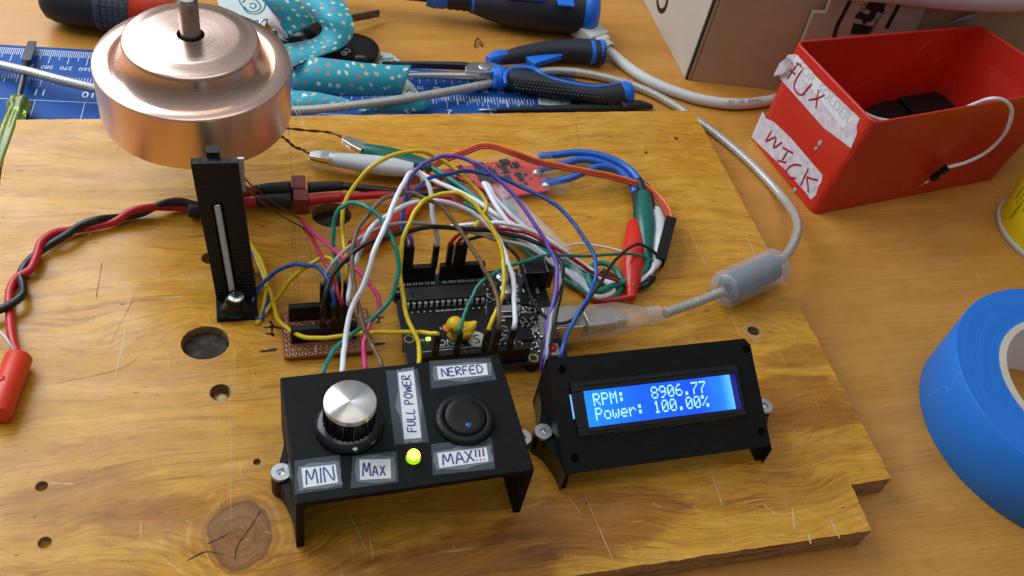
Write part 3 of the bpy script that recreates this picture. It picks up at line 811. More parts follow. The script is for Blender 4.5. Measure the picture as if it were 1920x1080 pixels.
# ------------------------------------------------------------------ control box
PZ = 3.10
def make_control_box():
    c = [U(553.9, 951, PZ), U(1002, 881, PZ), U(950, 662, PZ), U(539, 706, PZ)]
    xl, xr = 1.12, 9.42; yf, yb = 15.92, 21.22
    yaw = math.atan2(c[1][1] - c[0][1], c[1][0] - c[0][0]) * .75
    O = V(xl, yf, 0)
    t = thing('control_box', (xl, yf, 0), 'black box with the silver dial, round switch, lit lamp and handwritten labels', 'control box', rz=yaw)
    B4 = at(xl, yf, 0, yaw); Wd = 8.32; Dp = 5.22
    mb = MB(); mb.bx((0, 0, PZ - .26), (Wd, Dp, PZ), B4); mb.build('face_plate', M['pblack'], t, bevel=.05)
    for a in (0.0, Wd - .28):
        mb = MB(); mb.bx((a, .004, 0), (a + .28, Dp - .004, PZ - .262), B4); mb.build('side_wall', M['pblack'], t, bevel=.02)
    def loc(px, py, z):
        p = U(px, py, z); return B4.inverted() @ Vector(p)
    s1 = loc(527, 884, 1.25); s2 = loc(980, 819, 1.25)
    for wx, side, s in ((-.003, -1, s1), (Wd + .003, 1, s2)):
        mb = MB(); ear(mb, 0, side, 0, 1.1, prot=max(.60, abs(s[0] - wx) + .36))
        for i in range(len(mb.v)):
            p = B4 @ Vector((mb.v[i][0] + wx, mb.v[i][1] + s[1], mb.v[i][2])); mb.v[i] = tuple(p)
        e = mb.build('fixing_ear', M['ribbed'], t, bevel=.02)
        hs = MB(); square_screw(hs, None, M4=B4 @ at(s[0], s[1], 1.1, .35)); sub(hs, 'screw', M['zinc'], e)
    # labels: sticky tape, paper slip, handwriting
    def label(tape, paper, word, h, step, r=.028, x0=None, y0=None, rot=False, jit=.03):
        P4 = [Vector(loc(x, y, PZ)) for x, y in tape]
        Q4 = [Vector(loc(x, y, PZ)) for x, y in paper]
        mb = MB(); mb.poly([B4 @ Vector((p.x, p.y, PZ + .006)) for p in P4]); tp = mb.build('label', M['scotch'], t)
        cq = sum(Q4, Vector()) / 4
        mb = MB(); mb.poly([B4 @ Vector((p.x, p.y, PZ + .013)) for p in Q4]); sub(mb, 'paper_slip', M['paper'], tp)
        # air gap halo where the tape bridges the paper edge
        hal = MB(); vs = []; fs = []
        cen = V(cq.x, cq.y, 0)
        ring0 = []; ring1 = []
        for k in range(4):
            for f in np.linspace(0, 1, 6, endpoint=False):
                a = V(*Q4[k]); b2 = V(*Q4[(k + 1) % 4]); p = a + (b2 - a) * f
                d = p - V(cq.x, cq.y, a[2]); d = nrm(d[:2])
                ring0.append(p[:2]); ring1.append(p[:2] + d * (.15 + .03 * rng.normal()))
        n = len(ring0)
        vs = [B4 @ Vector((p[0], p[1], PZ + .0125)) for p in ring0] + [B4 @ Vector((p[0], p[1], PZ + .0105)) for p in ring1]
        fs = [(k, (k + 1) % n, n + (k + 1) % n, n + k) for k in range(n)]
        hal.add(vs, fs); sub(hal, 'lifted_edge', M['scotch_edge'], tp)
        ex = Q4[1] - Q4[0] if not rot else Q4[2] - Q4[1]
        O4 = Q4[0] if not rot else Q4[1]
        ang = math.atan2(ex.y, ex.x)
        Mw = B4 @ at(O4.x, O4.y, PZ + .016, ang)
        wlen = ex.length; hh = (Q4[3] - Q4[0]).length if not rot else (Q4[1] - Q4[0]).length
        hgt = hh * h; st = wlen * step * .93
        wd = pen_word('handwriting', word, Mw, wlen * .09 if x0 is None else x0, hh * (1 - h) / 2, hgt, st, r * .85, M['bluepen'], t, jit=jit)
        wd.parent = tp
    # paper corners: bottom-left, bottom-right, top-right, top-left
    label([(808, 729), (931, 712), (919, 671), (805, 677)], [(822, 712), (915, 703), (912, 682), (819, 688)], list('NERFED'), .62, .88, .030)
    label([(812, 891), (928, 879), (922, 820), (808, 833)], [(824, 878), (916, 865), (912, 839), (820, 850)], list('MAX!!!'), .72, .92, .032)
    label([(553, 927), (642, 914), (637, 853), (552, 864)], [(569, 915), (634, 905), (629, 871), (565, 878)], list('MIN'), .74, .86, .030)
    label([(657, 916), (747, 904), (744, 846), (661, 855)], [(675, 900), (733, 897), (732, 861), (674, 862)], ['M', 'ax', 'xx'], .66, .82, .030)
    label([(740, 834), (804, 829), (783, 692), (723, 695)], [(758, 824), (790, 821), (775, 695), (746, 699)], list('FULL POWER'), .50, .90, .026, rot=True)
    # dial
    kc = loc(657, 820, PZ)
    ktop = B4.inverted() @ Vector(U(657, 749, PZ + 1.62))
    kx, ky = ktop.x, ktop.y
    K = B4 @ at(kx, ky, PZ)
    mb = MB(); mb.lathe([(0, 0.002), (1.22, .002), (1.24, .06), (1.20, .20), (.98, .36), (0, .36)], 64, K); kn = mb.build('dial', M['gblack'], t)
    mb = MB(); n = 120; prof = [(.93, .36), (.90, 1.25), (.84, 1.38)]
    vs = []; fs = []
    for r, z in prof:
        for k in range(n):
            rr = r - (.055 if k % 4 in (0, 1) else 0); vs.append((rr * math.cos(2 * math.pi * k / n), rr * math.sin(2 * math.pi * k / n), z))
    for a in range(len(prof) - 1):
        for k in range(n): fs.append((a * n + k, a * n + (k + 1) % n, (a + 1) * n + (k + 1) % n, (a + 1) * n + k))
    fs.append(tuple(range(2 * n, 3 * n)))
    mb.add(vs, fs, False, M=K); sub(mb, 'fluted_grip', M['gblack'], kn)
    mb = MB(); mb.lathe([(.90, 1.30), (.90, 1.50)], 64, K); mb.lathe([(.90, 1.50), (.875, 1.53), (0, 1.53)], 64, K)
    capo = sub(mb, 'metal_cap', M['alu'], kn)
    # recentre so the spun finish turns about the dial axis
    cl = t.matrix_basis.inverted() @ K
    for v in capo.data.vertices: v.co -= cl.translation
    capo.location = cl.translation
    ds = loc(666, 841, PZ + .27); 
    mb = MB(); mb.lathe([(0, .02), (.085, .02), (.085, .05), (0, .075)], 16, B4 @ at(ds.x, ds.y, PZ + .22)); sub(mb, 'pointer_dot', M['white_ink'], kn)
    # rocker switch
    sc = loc(872, 783, PZ + .2)
    S4 = B4 @ at(sc.x, sc.y, PZ)
    mb = MB(); mb.lathe([(0, .002), (1.06, .002), (1.10, .05), (1.06, .20), (.84, .26), (.79, .22), (.79, .05), (0, .05)], 64, S4); sw = mb.build('switch', M['hblack'], t)
    mb = MB(); n = 56; vs = []; fs = []
    for r, z in ((.755, .06), (.755, .21), (.70, .26), (.45, .27), (.2, .275)):
        for k in range(n):
            a = 2 * math.pi * k / n; x, y = r * math.cos(a), r * math.sin(a)
            vs.append((x, y, z + (.08 + .10 * (y / .755) if z > .1 else 0)))
    vs.append((0, 0, .355))
    for a in range(4):
        for k in range(n): fs.append((a * n + k, a * n + (k + 1) % n, (a + 1) * n + (k + 1) % n, (a + 1) * n + k))
    for k in range(n): fs.append((4 * n + k, 4 * n + (k + 1) % n, 5 * n))
    mb.add(vs, fs, True, M=S4); sub(mb, 'rocker', M['hblack'], sw)
    bd = loc(879, 796, PZ + .3)
    mb = MB(); mb.lathe([(0, 0), (.13, 0), (.13, .05), (.07, .075), (0, .08)], 20, B4 @ at(bd.x, bd.y, PZ + .245)); sub(mb, 'lens', M['bluedot'], sw)
    lc = loc(776, 852, PZ + .25)
    mb = MB(); mb.lathe([(.26, .002), (.26, .06), (.238, .07), (.238, .16), (.222, .235)], 28, B4 @ at(lc.x, lc.y, PZ)); mb.cur = 1; mb.lathe([(.222, .235), (.20, .29), (.14, .35), (.06, .385), (0, .39)], 28, B4 @ at(lc.x, lc.y, PZ)); mb.build('lit_lamp', [M['led_rim'], M['led_yg']], t)
    return t
make_control_box()

# ------------------------------------------------------------------ display unit
FONT = {'R': "11110 10001 10001 11110 10100 10010 10001", 'P': "11110 10001 10001 11110 10000 10000 10000", 'M': "10001 11011 10101 10101 10001 10001 10001", ':': "00000 01100 01100 00000 01100 01100 00000",
        '8': "01110 10001 10001 01110 10001 10001 01110", '9': "01110 10001 10001 01111 00001 00010 01100", '0': "01110 10001 10011 10101 11001 10001 01110", '6': "00110 01000 10000 11110 10001 10001 01110",
        '.': "00000 00000 00000 00000 00000 01100 01100", '7': "11111 00001 00010 00100 01000 01000 01000", 'o': "00000 00000 01110 10001 10001 10001 01110", 'w': "00000 00000 10001 10001 10101 10101 01010",
        'e': "00000 00000 01110 10001 11111 10000 01110", 'r': "00000 00000 10110 11001 10000 10000 10000", '1': "00100 01100 00100 00100 00100 00100 01110", '%': "11000 11001 00010 00100 01000 10011 00011"}
def make_display():
    O = U(1060, 890, 1.15); BR = U(1446, 836, 1.15); TL = U(1034, 672, 3.15)
    L4 = frame(O, BR - O, TL - O); Li = L4.inverted()
    Wd = float(np.linalg.norm(BR - O)); n = np.array(L4.col[2][:3])
    def loc(px, py, dz=0.0):
        p = Upl(px, py, O + n * dz, n); return Li @ Vector(p)
    Dp = loc(1034, 672).y
    ang = math.atan2(BR[1] - O[1], BR[0] - O[0])
    t = thing('display_unit', (O[0], O[1], 0), 'black tilted case with a glowing blue two-line character display', 'display', rz=ang)
    # face plate: a frame round the module opening
    q = [loc(1093, 828), loc(1395, 772), loc(1385, 683), loc(1078, 715)]
    ox0, ox1 = min(q[0].x, q[3].x), max(q[1].x, q[2].x); oy0, oy1 = (q[0].y + q[1].y) / 2, (q[2].y + q[3].y) / 2
    ox0, ox1, oy0, oy1 = Wd * .5 - 3.72, Wd * .5 + 3.60, oy0, oy1
    mb = MB(); th = .26
    cx = .28
    outl = [(0, 0), (Wd, 0), (Wd, Dp - cx), (Wd - cx * .8, Dp), (0, Dp)]
    mb.prism([(0, 0), (Wd, 0), (Wd, oy0), (0, oy0)], -th, 0, L4)
    mb.prism([(0, oy1), (Wd, oy1), (Wd, Dp - cx), (Wd - cx * .8, Dp), (0, Dp)], -th, 0, L4)
    mb.prism([(0, oy0), (ox0, oy0), (ox0, oy1), (0, oy1)], -th, 0, L4)
    mb.prism([(ox1, oy0), (Wd, oy0), (Wd, oy1), (ox1, oy1)], -th, 0, L4)
    face = mb.build('face_plate', M['pblack'], t)
    for px, py in ((1054, 693), (1399, 655), (1427, 809), (1078, 858)):
        p = loc(px, py)
        mb = MB(); mb.lathe([(.165, .004), (0, .004)], 24, L4 @ at(p.x, p.y, 0)); sub(mb, 'screw_hole', M['void'], face)
    # side walls, triangular, standing on the board
    for xw in (0.0, Wd - .28):
        A = np.array(L4 @ Vector((xw, 0, -th - .003))); B_ = np.array(L4 @ Vector((xw, Dp, -th - .003)))
        ex = np.array(L4.col[0][:3]); mb = MB()
        prof = [A, V(A[0], A[1], 0.0), V(B_[0], B_[1], 0.0), B_]
        f0 = V(*(L4 @ Vector((xw, 0, -.02))))
        prof = [np.array(L4 @ Vector((xw, .10, -th - .003))), V(f0[0], f0[1], 0.0) + nrm(B_ - A) * V(1, 1, 0) * .02, V(B_[0], B_[1], 0.0), B_]
        vs = [tuple(p) for p in prof] + [tuple(p + ex * .28) for p in prof]
        mb.add(vs, [(0, 1, 2, 3), (7, 6, 5, 4), (0, 4, 5, 1), (1, 5, 6, 2), (2, 6, 7, 3), (3, 7, 4, 0)])
        mb.build('side_wall', M['pblack'], t, bevel=.015)
    G4 = at(O[0], O[1], 0, ang); Gi = G4.inverted()
    for wx, side, px, py in ((-.003, -1, 1019, 808), (Wd + .003, 1, 1434, 760)):
        s = Gi @ Vector(U(px, py, 1.25))
        mb = MB(); ear(mb, 0, side, 0, 1.1, 2.0, prot=min(1.15, max(.72, abs(s.x - wx) + .36)))
        for i in range(len(mb.v)): mb.v[i] = tuple(G4 @ Vector((mb.v[i][0] + wx, mb.v[i][1] + s.y, mb.v[i][2])))
        e = mb.build('fixing_ear', M['ribbed'] if side > 0 else M['gblack'], t, bevel=.02)
        hs = MB(); square_screw(hs, None, M4=G4 @ at(s.x, s.y, 1.1, .4)); sub(hs, 'screw', M['zinc'], e)
    # the module
    w0 = loc(1093, 735); w1 = loc(1379, 700); w2 = loc(1391, 764); w3 = loc(1104, 803)
    vx0, vx1 = (w0.x + w3.x) / 2, (w1.x + w2.x) / 2; vy0, vy1 = (w3.y + w2.y) / 2, (w0.y + w1.y) / 2
    mb = MB(); fz = .10
    e = .004
    a0, a1, b0, b1 = ox0 + .02, ox1 - .02, oy0 + .02, oy1 - .02
    for (p, r) in (((a0, b0), (a1, vy0)), ((a0, vy1), (a1, b1)), ((a0, vy0 + e), (vx0, vy1 - e)), ((vx1, vy0 + e), (a1, vy1 - e))):
        mb.bx((p[0], p[1], -.5), (r[0], r[1], fz), L4)
    lcd = mb.build('display_module', M['gblack'], t, bevel=.03)
    for yy in (b0 + .16, b1 - .16):
        r = MB(); r.bx((a0 + .35, yy - .05, fz - .01), (a1 - .45, yy + .05, fz + .05), L4); sub(r, 'frame_rib', M['gblack'], lcd, bevel=.03)
    # glass and lit field
    gx = vx1 - .28
    g = MB(); vs = [L4 @ Vector(p) for p in ((vx0, vy0, fz - .10), (gx, vy0, fz - .10), (gx, vy1, fz - .10), (vx0, vy1, fz - .10))]
    g.add(vs, [(0, 1, 2, 3)], False, [[(0, 0), (1, 0), (1, 1), (0, 1)]]); sub(g, 'lit_screen', M['lcd'], lcd)
    g = MB(); g.poly([L4 @ Vector(p) for p in ((gx, vy0, fz - .10), (vx1, vy0, fz - .10), (vx1, vy1, fz - .10), (gx, vy1, fz - .10))]); sub(g, 'screen_edge', M['lcddark'], lcd)
    g = MB(); yy = (b0 + b1) / 2 + .1
    g.bx((ox0 - .045, yy - .45, -.05), (ox0 + .005, yy + .5, .012), L4); sub(g, 'light_leak', M['lcdglow'], lcd)
    # characters
    ca = loc(1111, 737, 0); cb = loc(1337, 712, 0); r1 = loc(1112, 761, 0); r2 = loc(1115, 764, 0); r2b = loc(1118, 789, 0)
    cell = (loc(1335, 735).x - loc(1112, 760).x) / 14.6
    px_ = cell / 6.0
    rowtop = [loc(1111, 738).y, loc(1115, 765).y]
    chh = loc(1111, 738).y - loc(1115, 762).y; py_ = chh / 7.2
    xs0 = loc(1112, 750).x
    for ri, line in enumerate(("RPM:   8906.77", "Power: 100.00%")):
        for ci, ch in enumerate(line):
            if ch == ' ': continue
            g = MB()
            for yy, rowb in enumerate(FONT[ch].split()):
                for xx, bit in enumerate(rowb):
                    if bit == '1':
                        x = xs0 + ci * cell + xx * px_; y = rowtop[ri] - (yy + 1) * py_
                        k = .03
                        g.poly([L4 @ Vector(p) for p in ((x + px_ * k, y + py_ * k, fz - .092), (x + px_ * (1 - k), y + py_ * k, fz - .092), (x + px_ * (1 - k), y + py_ * (1 - k), fz - .092), (x + px_ * k, y + py_ * (1 - k), fz - .092))])
            sub(g, 'character', M['lcdtext'], lcd)
    return t
make_display()

# ------------------------------------------------------------------ microcontroller board
UX, UY, UZ = 13.0, 27.85, 0.70
def uu(X, Y, z=0.0): return (UX - X / 10, UY - Y / 10, UZ + z)
def header(mb, x0, x1, yc, z0, z1, w=.25):
    mb.bx((x0, yc - w / 2, z0), (x1, yc + w / 2, z1))
def sockets(mb, x0, n, yc, z, p=.254):
    for k in range(n):
        x = x0 + p * (k + .5); mb.bx((x - .045, yc - .045, z), (x + .045, yc + .045, z + .004))
def make_uno():
    t = thing('microcontroller_board', uu(34, 27, -UZ), 'black microcontroller circuit board with two rows of sockets and a rubber duck on it', 'circuit board')
    out = [(0, 0), (64.5, 0), (66.0, 1.5), (66.0, 12.7), (68.6, 15.3), (68.6, 48), (66.0, 50.6), (66.0, 53.3), (0, 53.3)]
    mb = MB(); mb.prism([uu(*p)[:2] for p in out], UZ - .16, UZ); pcb = mb.build('printed_board', M['pcb'], t, bevel=.01)
    for X, Y in ((66.04, 7.6), (66.04, 35.5), (15.3, 50.7), (14, 2.5)):
        mb = MB(); x, y, z = uu(X, Y); mb.lathe([(.215, .003), (.16, .006)], 24, at(x, y, UZ)); h_ = sub(mb, 'mounting_hole', M['gold'], pcb)
    for X, Y in ((66.04, 7.6), (15.3, 50.7), (66.04, 35.5), (14, 2.5)):
        mb = MB(); x, y, z = uu(X, Y); mb.lathe([(0, 0.0), (.25, 0.0), (.25, UZ - .163), (0, UZ - .163)], 16, at(x, y, 0)); mb.build('standoff', M['hblack'], t)
    # socket strips
    for a, b2, n, Y in ((18.3, 43.9, 10, 50.75), (44.7, 65.1, 8, 50.75), (27.4, 47.8, 8, 2.54), (49.7, 65.0, 6, 2.54)):
        x1, x0 = UX - a / 10, UX - b2 / 10; yc = UY - Y / 10
        mb = MB(); header(mb, x0, x1, yc, UZ + .002, UZ + .86); h = mb.build('socket_strip', M['hblack'], t, bevel=.012)
        mb = MB(); sockets(mb, x0 + (x1 - x0 - n * .254) / 2, n, yc, UZ + .858)
        sub(mb, 'sockets', M['crack'], h)
    # processor in its socket
    x1, x0 = UX - 2.95, UX - 6.55; y1, y0 = 26.78, 26.05
    mb = MB(); mb.bx((x0 + .05, y0 + .12, UZ + .002), (x1 - .05, y1 - .12, UZ + .098)); so = mb.build('chip_socket', M['hblack'], t, bevel=.01)
    mb = MB(); mb.bx((x0, y0, UZ + .10), (x1, y1, UZ + .43)); ch = mb.build('processor_chip', plastic('chip_epoxy', (.018, .019, .021), .5), t, bevel=.03)
    mb = MB(); mb.lathe([(.09, .002), (.09, .004), (0, .0045)], 20, at(x0 + .35, (y0 + y1) / 2 - .05, UZ + .43)); sub(mb, 'index_dimple', M['gblack'], ch)
    mb = MB()
    for k in range(14):
        x = x0 + .15 + k * (x1 - x0 - .3) / 13
        for yy, s in ((y0, -1), (y1, 1)):
            mb.bx((x - .075, yy + s * .002, UZ + .25), (x + .075, yy + s * .075, UZ + .285)); mb.bx((x - .065, yy + s * .076, UZ + .004), (x + .065, yy + s * .105, UZ + .284))
    sub(mb, 'pins', M['tinned'], ch)
    # oscillator can
    cx, cy = U(955, 578, UZ + .35)[:2]
    n = 40; ov = lambda a, b2, r: [(cx + (a if math.cos(q) > 0 else -a) + r * math.cos(q), cy + r * math.sin(q)) for q in np.linspace(0, 2 * math.pi, n, endpoint=False)]
    mb = MB(); mb.prism(ov(.32, 0, .235), UZ + .002, UZ + .06, smooth=True); mb.prism(ov(.30, 0, .19), UZ + .06, UZ + .36, smooth=True); mb.build('crystal_can', M['usbmetal'], t, bevel=.03)
    # usb port, power socket
    mb = MB(); mb.bx((12.08, 23.42, UZ + .002), (13.68, 24.62, UZ + 1.08)); ub = mb.build('usb_port', M['usbmetal'], t, bevel=.03)
    mb = MB(); mb.bx((13.681, 23.6, UZ + .2), (13.69, 24.45, UZ + .95)); sub(mb, 'opening', M['gblack'], ub)
    mb = MB(); mb.bx((11.86, 26.63, UZ + .002), (12.86, 27.52, UZ + 1.05)); mb.bx((12.862, 26.58, UZ + .002), (13.2, 27.57, UZ + 1.1)); pj = mb.build('power_socket', M['gblack'], t, bevel=.04)
    # capacitors: two can types
    for X, Y in ((20.2, 9.0), (20.2, 16.0)):
        x, y, z = uu(X, Y); mb = MB(); mb.bx((x - .33, y - .33, UZ + .002), (x + .33, y + .33, UZ + .09)); cp = mb.build('capacitor', M['hblack'], t)
        mb = MB(); mb.lathe([(.30, .09), (.30, .52), (.27, .56), (0, .56)], 28, at(x, y, UZ)); sub(mb, 'can', M['zinc'], cp)
    x, y, z = uu(12.2, 19); mb = MB(); mb.bx((x - .18, y - .32, UZ + .002), (x + .18, y + .32, UZ + .16)); rg = mb.build('regulator', M['hblack'], t, bevel=.01)
    mb = MB(); mb.bx((x - .182 - .12, y - .15, UZ + .03), (x - .182, y + .15, UZ + .06)); sub(mb, 'tab', M['zinc'], rg)
    # reset button
    rx, ry = U(1037, 653, UZ + .3)[:2]
    mb = MB(); mb.bx((rx - .3, ry - .3, UZ + .002), (rx + .3, ry + .3, UZ + .26)); rb = mb.build('reset_button', M['usbmetal'], t, bevel=.02)
    mb = MB(); mb.lathe([(.16, .26), (.155, .38), (0, .38)], 20, at(rx, ry, UZ)); sub(mb, 'button_cap', M['bootred'], rb)
    lx, ly = U(803, 635, UZ + .06)[:2]
    mb = MB(); mb.bx((lx - .10, ly - .07, UZ + .002), (lx + .10, ly + .07, UZ + .10)); mb.build('lit_power_led', M['led_g'], t, bevel=.03)
    # small surface parts
    mb = MB(); mt = MB()
    for _ in range(70):
        X, Y = rng.uniform(6, 28), rng.uniform(8, 47); x, y, z = uu(X, Y)
        if abs(x - cx) < .7 and abs(y - cy) < .4 or x > 12 and 23.2 < y < 24.9 or (x > 11.7 and y > 26.4): continue
        r = rng.random() < .5; w, h = (.16, .08) if r else (.08, .16)
        mb.bx((x - w * .6, y - h * .6, UZ + .002), (x + w * .6, y + h * .6, UZ + .06))
        if r: mt.bx((x - w, y - h * .6, UZ + .002), (x - w * .61, y + h * .6, UZ + .062)); mt.bx((x + w * .61, y - h * .6, UZ + .002), (x + w, y + h * .6, UZ + .062))
        else: mt.bx((x - w * .6, y - h, UZ + .002), (x + w * .6, y - h * .61, UZ + .062)); mt.bx((x - w * .6, y + h * .61, UZ + .002), (x + w * .6, y + h, UZ + .062))
    for k in range(13): 
        x = 6.75 + k * .27; mt.lathe([(.05, 0.001), (.03, .03), (0, .035)], 10, at(x, 25.72, UZ))
    ch2 = tag(mb.build('chip_resistors', M['hblack'], t), None, None, kind='stuff'); tag(sub(mt, 'solder_ends', M['solder'], ch2), None, None, kind='stuff')
    mb = MB(); mb.bx((11.0, 23.7, UZ + .002), (11.7, 24.4, UZ + .1)); mb.build('usb_chip', M['hblack'], t)
    # white legend, read from the far side of the board
    ft = M['white_ink']; R180 = math.pi
    def tx(s, px, py, size, rz=R180, sx=1.0, align='CENTER'):
        p = U(px, py, UZ); text('legend', s, size, at(p[0], p[1], UZ + .006, rz), ft, t, .001, align, sx)
    tx('www.sainsmart.com', 845, 580, .165)
    tx('SainS', 875, 612, .26, align='LEFT'); tx('mart', 845, 612, .26, align='LEFT')
    tx('UNO', 842, 636, .46); tx('ON', 790, 636, .16); tx('TX', 949, 618, .15); tx('RX', 945, 612, .15)
    text('legend', 'A0 A1 A2 A3 A4 A5', .23, at(7.27, 27.40, UZ + .006, R180), ft, t, .001, 'CENTER', .80); text('legend', 'RST 3V3 5V GND GND VIN', .21, at(9.25, 27.40, UZ + .006, R180), ft, t, .001, 'CENTER', .72)
    tx('POWER', 1003, 540, .2, rz=-math.pi / 2); tx('DIGITAL', 945, 655, .14); tx('RESET', 1010, 632, .12, rz=math.pi / 2)
    # round S badge
    p = U(894, 636, UZ)
    mb = MB(); mb.lathe([(.41, .004), (.41, .006), (0, .006)], 40, at(p[0], p[1], UZ)); bd = mb.build('round_badge', ft, t)
    so_ = text('badge_letter', 'S', .70, at(p[0] + .0, p[1] + .245, UZ + .010, R180), M['pcb'], t, .001, 'CENTER')
    so_.parent = bd
    mb = MB()
    for a, b2, w in (((785, 661), (905, 648), .02), ((822, 652), (870, 647), .02), ((1010, 605), (1020, 640), .02), ((1003, 602), (1012, 642), .02), ((975, 600), (990, 640), .015), ((912, 560), (912, 590), .012)):
        A, B_ = U(*a, UZ), U(*b2, UZ); d = nrm(B_ - A); nn = V(-d[1], d[0], 0) * w / 2
        mb.poly([A - nn + V(0, 0, .005), B_ - nn + V(0, 0, .005), B_ + nn + V(0, 0, .005), A + nn + V(0, 0, .005)])
    for _ in range(46):
        X, Y = rng.uniform(7, 29), rng.uniform(8, 47); x, y, z = uu(X, Y); w, h = rng.uniform(.04, .16), rng.uniform(.015, .04)
        if rng.random() < .5: w, h = h, w
        mb.poly([(x - w, y - h, UZ + .0045), (x + w, y - h, UZ + .0045), (x + w, y + h, UZ + .0045), (x - w, y + h, UZ + .0045)])
    mb.build('legend_lines', ft, t)
    return t
make_uno()

# ------------------------------------------------------------------ rubber duck
def make_duck():
    c = U(862, 632, UZ); x, y = c[0], c[1]
    t = thing('rubber_duck', (x, y, UZ + .01), 'tiny yellow rubber duck with orange beak sitting on the black circuit board', 'rubber duck', rz=math.radians(180 + 12))
    D = t.matrix_basis
    mb = MB()
    # one continuous body: chest, back and upturned tail
    prof = [(-.62, .02, .46, 0), (-.50, .28, .36, 0), (-.25, .42, .33, 0), (.05, .47, .34, 0), (.30, .42, .40, 0), (.52, .28, .55, 0), (.66, .12, .72, 0), (.70, .02, .80, 0)]
    n = 20; vs = []; fs = []
    prof = [(.60, .04, .32), (.50, .26, .31), (.30, .38, .33), (.02, .42, .35), (-.26, .37, .42), (-.48, .25, .56), (-.62, .12, .72), (-.66, .03, .80)]
    P = spline(np.array([(a, 0, c2) for a, b2, c2 in prof]), 3); R = np.interp(np.linspace(0, 1, len(P)), np.linspace(0, 1, 8), [b2 for a, b2, c2 in prof])
    mb.tube(np.array([D @ Vector(p) for p in P]), list(R), 20, flat=.86)
    hd = V(.34, 0, .92)
    def ball(mb, c, r, sx=1, sy=1, sz=1):
        mb.lathe([(r * math.sin(a), -r * math.cos(a)) for a in np.linspace(0, math.pi, 14)], 24, D @ Matrix.Translation(Vector(c)) @ Matrix.Diagonal((sx, sy, sz, 1)))
    mb2 = mb.build('body', M['duck'], t, subd=1)
    h = MB(); ball(h, hd, .38); ball(h, V(.26, 0, .60), .27); hb = h.build('head', M['duck'], t)
    b = MB(); ball(b, V(.72, 0, .86), .16, 1.05, 1.25, .42); ball(b, V(.69, 0, .77), .14, .95, 1.15, .40); sub(b, 'beak', M['beak'], hb)
    for s in (-1, 1):
        e = MB(); ball(e, V(.60, s * .235, 1.0), .075, .6, .8, 1); sub(e, 'eye', M['gblack'], hb)
        w = MB(); ball(w, V(-.08, s * .36, .44), .24, 1.25, .42, .75); w.build('wing', M['duck'], t)
    return t
make_duck()

# ------------------------------------------------------------------ perfboard
PH1, PH2 = 26.15, 24.97
def make_perf():
    A, B_, C_, D_ = U(531, 588, .28), U(533, 668, .28), U(694, 652, .28), U(690, 580, .28)
    t = thing('perfboard', (3.1, 25.4, 0), 'small brown perforated board with two black socket strips', 'perfboard')
    x0, x1, y0, y1 = 1.30, 4.95, 24.15, 26.52
    mb = MB(); mb.bx((x0, y0, .12), (x1, y1, .28)); pb = mb.build('perforated_sheet', M['tan'], t, bevel=.01)
    for x, y in ((x0 + .3, y0 + .3), (x1 - .3, y0 + .3), (x0 + .3, y1 - .3), (x1 - .3, y1 - .3)):
        mb = MB(); mb.lathe([(0, 0), (.12, 0), (.12, .118), (0, .118)], 12, at(x, y)); mb.build('foot', M['hblack'], t)
    pads = MB(); hol = MB()
    for i in range(14):
        for j in range(9):
            x, y = x0 + .18 + i * .254, y0 + .17 + j * .254
            if abs(y - PH1) < .15 and 1.6 < x < 4.3 or abs(y - PH2) < .15 and 1.6 < x < 4.3: continue
            pads.lathe([(.095, .001), (.09, .012), (.05, .014), (.05, .006)], 12, at(x, y, .28)); hol.lathe([(.052, .0075), (0, .0075)], 10, at(x, y, .28))
    p = tag(pads.build('copper_rings', M['pad'], t), None, None, kind='stuff'); tag(sub(hol, 'holes', M['crack'], p), None, None, kind='stuff')
    ln = MB()
    for a, b2 in (((587, 604), (589, 615)), ((592, 648), (592, 662)), ((534, 624), (547, 622))):
        P, Q = U(*a, .285), U(*b2, .285); d = nrm(Q - P); nn = V(-d[1], d[0], 0) * .02; ln.poly([P - nn + V(0, 0, .012), Q - nn + V(0, 0, .012), Q + nn + V(0, 0, .012), P + nn + V(0, 0, .012)])
    ln.build('white_lines', M['white_ink'], t)
    for yc in (PH1, PH2):
        mb = MB(); header(mb, 1.62, 4.30, yc, .296, 1.15, .26); h = mb.build('socket_strip', M['hblack'], t, bevel=.012)
        mb = MB(); sockets(mb, 1.64, 10, yc, 1.148, .262); sub(mb, 'sockets', M['crack'], h)
    return t
make_perf()

